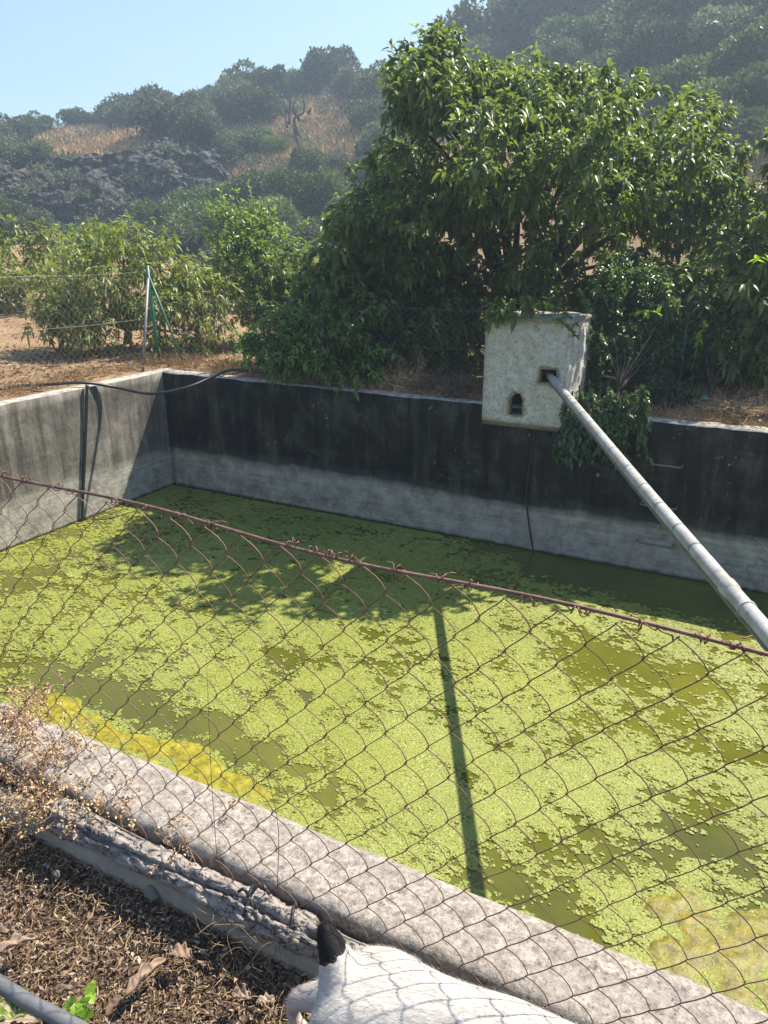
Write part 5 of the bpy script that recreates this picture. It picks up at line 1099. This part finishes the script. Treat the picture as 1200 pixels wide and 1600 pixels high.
def hill_row(items, where, group, rmin=20, rmax=110, seed=0):
    g = np.random.default_rng(seed); items = sorted(items); n = -1
    for (px, py, w, kind) in items:
        p = None; yy = py+w*.42
        while p is None and yy < 420: p = drop(px, yy, rmin, rmax); yy += 4
        if p is None: continue
        n += 1; dep = (p-CAM)@_fw; s = w/2/F_PX*dep*1.28; j = int(g.integers(0, 3)); src = PROT[kind][j]
        if (kind, j) in used: o = copy_tree(src)
        else: o = src; used.add((kind, j))
        o.location = p-np.array([0, 0, .15*s]); o.rotation_euler = (0, 0, g.random()*6.28); o.scale = (s*(.85+.3*g.random()), s*(.85+.3*g.random()), s*(.75+.55*g.random()))
        tag(o, f'{DESC[kind]}, {ORD[n] if n < 20 else str(n+1)+"th"} from the left {where}', 'tree', group)
hill_row([(-20, 205, 80, 'olive'), (22, 198, 60, 'olive'), (64, 192, 44, 'oak'), (122, 178, 50, 'oak'), (165, 182, 40, 'olive'), (200, 172, 72, 'olive'), (262, 125, 78, 'oak'), (300, 170, 60, 'olive'), (345, 140, 60, 'oak'), (383, 118, 82, 'oak'), (430, 125, 72, 'oak'), (472, 122, 60, 'hillgreen'), (512, 100, 84, 'oak'), (552, 125, 64, 'oak'), (592, 128, 84, 'oak'), (630, 130, 80, 'oak'), (690, 100, 80, 'oak'), (740, 88, 76, 'oak'), (790, 66, 84, 'oak')], 'along the skyline', 'trees along the skyline', 46, 110, 1)
hill_row([(10, 240, 90, 'olive'), (60, 235, 80, 'olive'), (232, 165, 80, 'olive'), (265, 180, 90, 'olive'), (320, 200, 70, 'olive'), (340, 225, 60, 'olive'), (375, 160, 80, 'olive'), (408, 165, 70, 'oak'), (395, 215, 64, 'hillgreen'), (430, 225, 46, 'hillgreen'), (452, 165, 40, 'olive'), (520, 250, 50, 'olive'), (590, 165, 80, 'oak'), (605, 225, 80, 'oak'), (575, 262, 60, 'olive'), (640, 190, 90, 'oak'), (480, 255, 60, 'oak')], 'on the slope between skyline and cliff foot', 'bushes on the left slope', 34, 100, 2)
hill_row([(-10, 300, 100, 'oak'), (30, 290, 70, 'olive'), (20, 335, 80, 'oak'), (60, 350, 70, 'olive'), (205, 330, 60, 'olive'), (250, 300, 90, 'hillgreen'), (295, 285, 100, 'hillgreen'), (345, 275, 100, 'hillgreen'), (395, 285, 90, 'hillgreen'), (270, 350, 110, 'oak'), (330, 345, 110, 'hillgreen'), (300, 385, 100, 'oak'), (370, 370, 100, 'oak'), (420, 330, 100, 'hillgreen'), (460, 300, 90, 'hillgreen'), (505, 300, 90, 'hillgreen'), (545, 310, 80, 'hillgreen'), (480, 350, 90, 'oak'), (440, 390, 90, 'oak'), (600, 300, 90, 'oak')], 'at the foot of the cliff and slope', 'bushes at the foot of the left hill', 22, 44, 3)
g = np.random.default_rng(4)
rows = [('highest on the right hillside', -20, (840, 1240, 60), .3), ('in the second row down the right hillside', 35, (800, 1240, 58), .3), ('in the third row down the right hillside', 85, (760, 1240, 58), .35), ('in the fourth row down the right hillside', 140, (960, 1240, 56), .35), ('in the fifth row down the right hillside', 190, (1080, 1240, 52), .3)]
for k, (wh, y, (xa, xb, st), jit) in enumerate(rows):
    it = [(float(x+g.normal()*12), float(y+g.normal()*12), float(95+45*g.random()), str(g.choice(['oak', 'oak', 'hillgreen', 'olive']))) for x in np.arange(xa, xb, st)]
    hill_row(it, wh, 'trees on the right hillside', 24, 110, 20+k)
for kd in PROT:
    for j, t in enumerate(PROT[kd]):
        if (kd, j) not in used:
            for ch in list(t.children): bpy.data.objects.remove(ch)
            bpy.data.objects.remove(t)
# dry grass on the slopes
def hill_blades(polys, n, h, seed):
    g = np.random.default_rng(seed); Ps = []
    for poly in polys:
        for (a, b) in rand_in_poly(poly, n, g):
            p = drop(a, b, 18)
            if p is not None: Ps.append(p)
    P = np.array(Ps); P = np.repeat(P, 7, 0)+np.c_[g.normal(size=(len(P)*7, 2))*.6, np.zeros(len(P)*7)]; P[:, 2] = gz(P[:, 0], P[:, 1])-.03; m = len(P)
    d = unit(g.normal(size=(m, 3))*.4+np.array([0, 0, 1.0])); L = h*(.4+.8*g.random(m))
    V, T, Tn = kites(P, d, rdir(m, g), L, L*.10, np.clip(g.normal(.5, .25, m), 0, 1), .1, .2*g.random(m))
    tag(obj('hill_grass', V, T, M['hillgrass'], tone=Tn), 'tan dry grass covering the open slopes of the hills', kind='stuff')
hill_blades([[(0, 250), (60, 215), (120, 200), (200, 192), (260, 195), (300, 215), (200, 240), (120, 255)], [(350, 200), (420, 160), (470, 150), (560, 145), (585, 200), (560, 285), (430, 285), (350, 240)], [(1130, 235), (1210, 225), (1210, 320), (1130, 320)]], 1500, .6, 8)
# low scrub between the trees, too small and tangled to count
g = np.random.default_rng(77); Ps = []
for poly, n in (([(0, 225), (60, 205), (330, 160), (420, 130), (600, 120), (600, 290), (420, 280), (240, 215), (120, 245), (0, 260)], 70), ([(0, 250), (420, 215), (560, 250), (560, 360), (0, 360)], 90), ([(760, 90), (900, 10), (1210, 0), (1210, 215), (1120, 200), (900, 110)], 110)):
    for (a, b) in rand_in_poly(poly, n, g):
        p = drop(a, b, 24)
        if p is not None: Ps.append(p)
Ps += list(CLIFF_V[g.choice(len(CLIFF_V), 45)]+np.array([.25, -.3, 0]))
P = np.array(Ps); m = 130; r = .35+.65*g.random(len(P)); k = np.repeat(np.arange(len(P)), m); d = rdir(len(k), g); d[:, 2] = np.abs(d[:, 2])
q = P[k]+d*(r[k]*(.5+.55*g.random(len(k))))[:, None]*np.array([1.2, 1.2, .9])
V, T, Tn = kites(q, unit(d+rdir(len(k), g)*.8), rdir(len(k), g), .10+.12*g.random(len(k)), .07+.07*g.random(len(k)), np.clip(.6*g.random(len(P))[k]+.4*g.random(len(k)), 0, 1), .3)
tag(obj('hill_scrub', V, T, M['olive'], tone=Tn), 'low grey-green scrub scattered over the hillsides', kind='stuff')
# bare tree and agave
p = drop(462, 258, 30); bt = empty('bare_tree', p, 'leafless twisted tree on the dry slope below the skyline oaks', 'tree'); g = np.random.default_rng(12); sc = ((p-CAM)@_fw)/F_PX
pts = lambda l: [p+(_r0*(x-462)+np.array([0, 0, 1.0])*(258-y)*1.0)*sc+np.array([0, g.normal()*.3, 0]) for x, y in l]
for n_, l in enumerate([[(466, 262), (464, 235), (460, 215), (455, 200)], [(460, 215), (468, 195), (480, 185), (484, 165)], [(455, 200), (452, 180), (458, 160)], [(468, 195), (470, 178), (474, 160)], [(455, 205), (440, 190), (432, 175)], [(480, 185), (490, 178)], [(452, 185), (444, 170)]]):
    V, Fs = tube(spline(pts(l), 10), np.linspace((.16 if n_ == 0 else .09), .03, 10), 6); obj('trunk' if n_ == 0 else 'branch', V, Fs, M['bark'], bt, smooth_=True)
p = drop(506, 184, 30); ag = empty('agave', p, 'pale agave rosette in the orange grass near the skyline', 'agave'); sc = ((p-CAM)@_fw)/F_PX
for k in range(22):
    az = k*2.4; e = .35+.9*(k/22); d = np.array([math.cos(az)*math.cos(e), math.sin(az)*math.cos(e), math.sin(e)]); L = sc*13
    V, T, Tn = leaves(p[None]+[[0, 0, .1]], d[None], np.array([[0, 0, 1.0]]), [L], [L*.22], [.05], np.array([.3+.5*(k % 3)/3]), .5); obj('leaf', V, T, M['agave'], ag, tone=Tn)

# ------------------------------------------------------------------ summer haze
hb = MB('summer_haze'); pv = hb.n('VolumePrincipled', {'Color': (0.64, 0.81, 1.0), 'Density': HAZE_DENSITY, 'Anisotropy': 0.35})
hm = hb.done(pv.outputs[0], 'Volume')
V, Fq = box((-136, -136, -4), (146, 146, 42)); o = obj('haze', V, Fq, hm); tag(o, 'thin summer haze over the valley', kind='stuff')
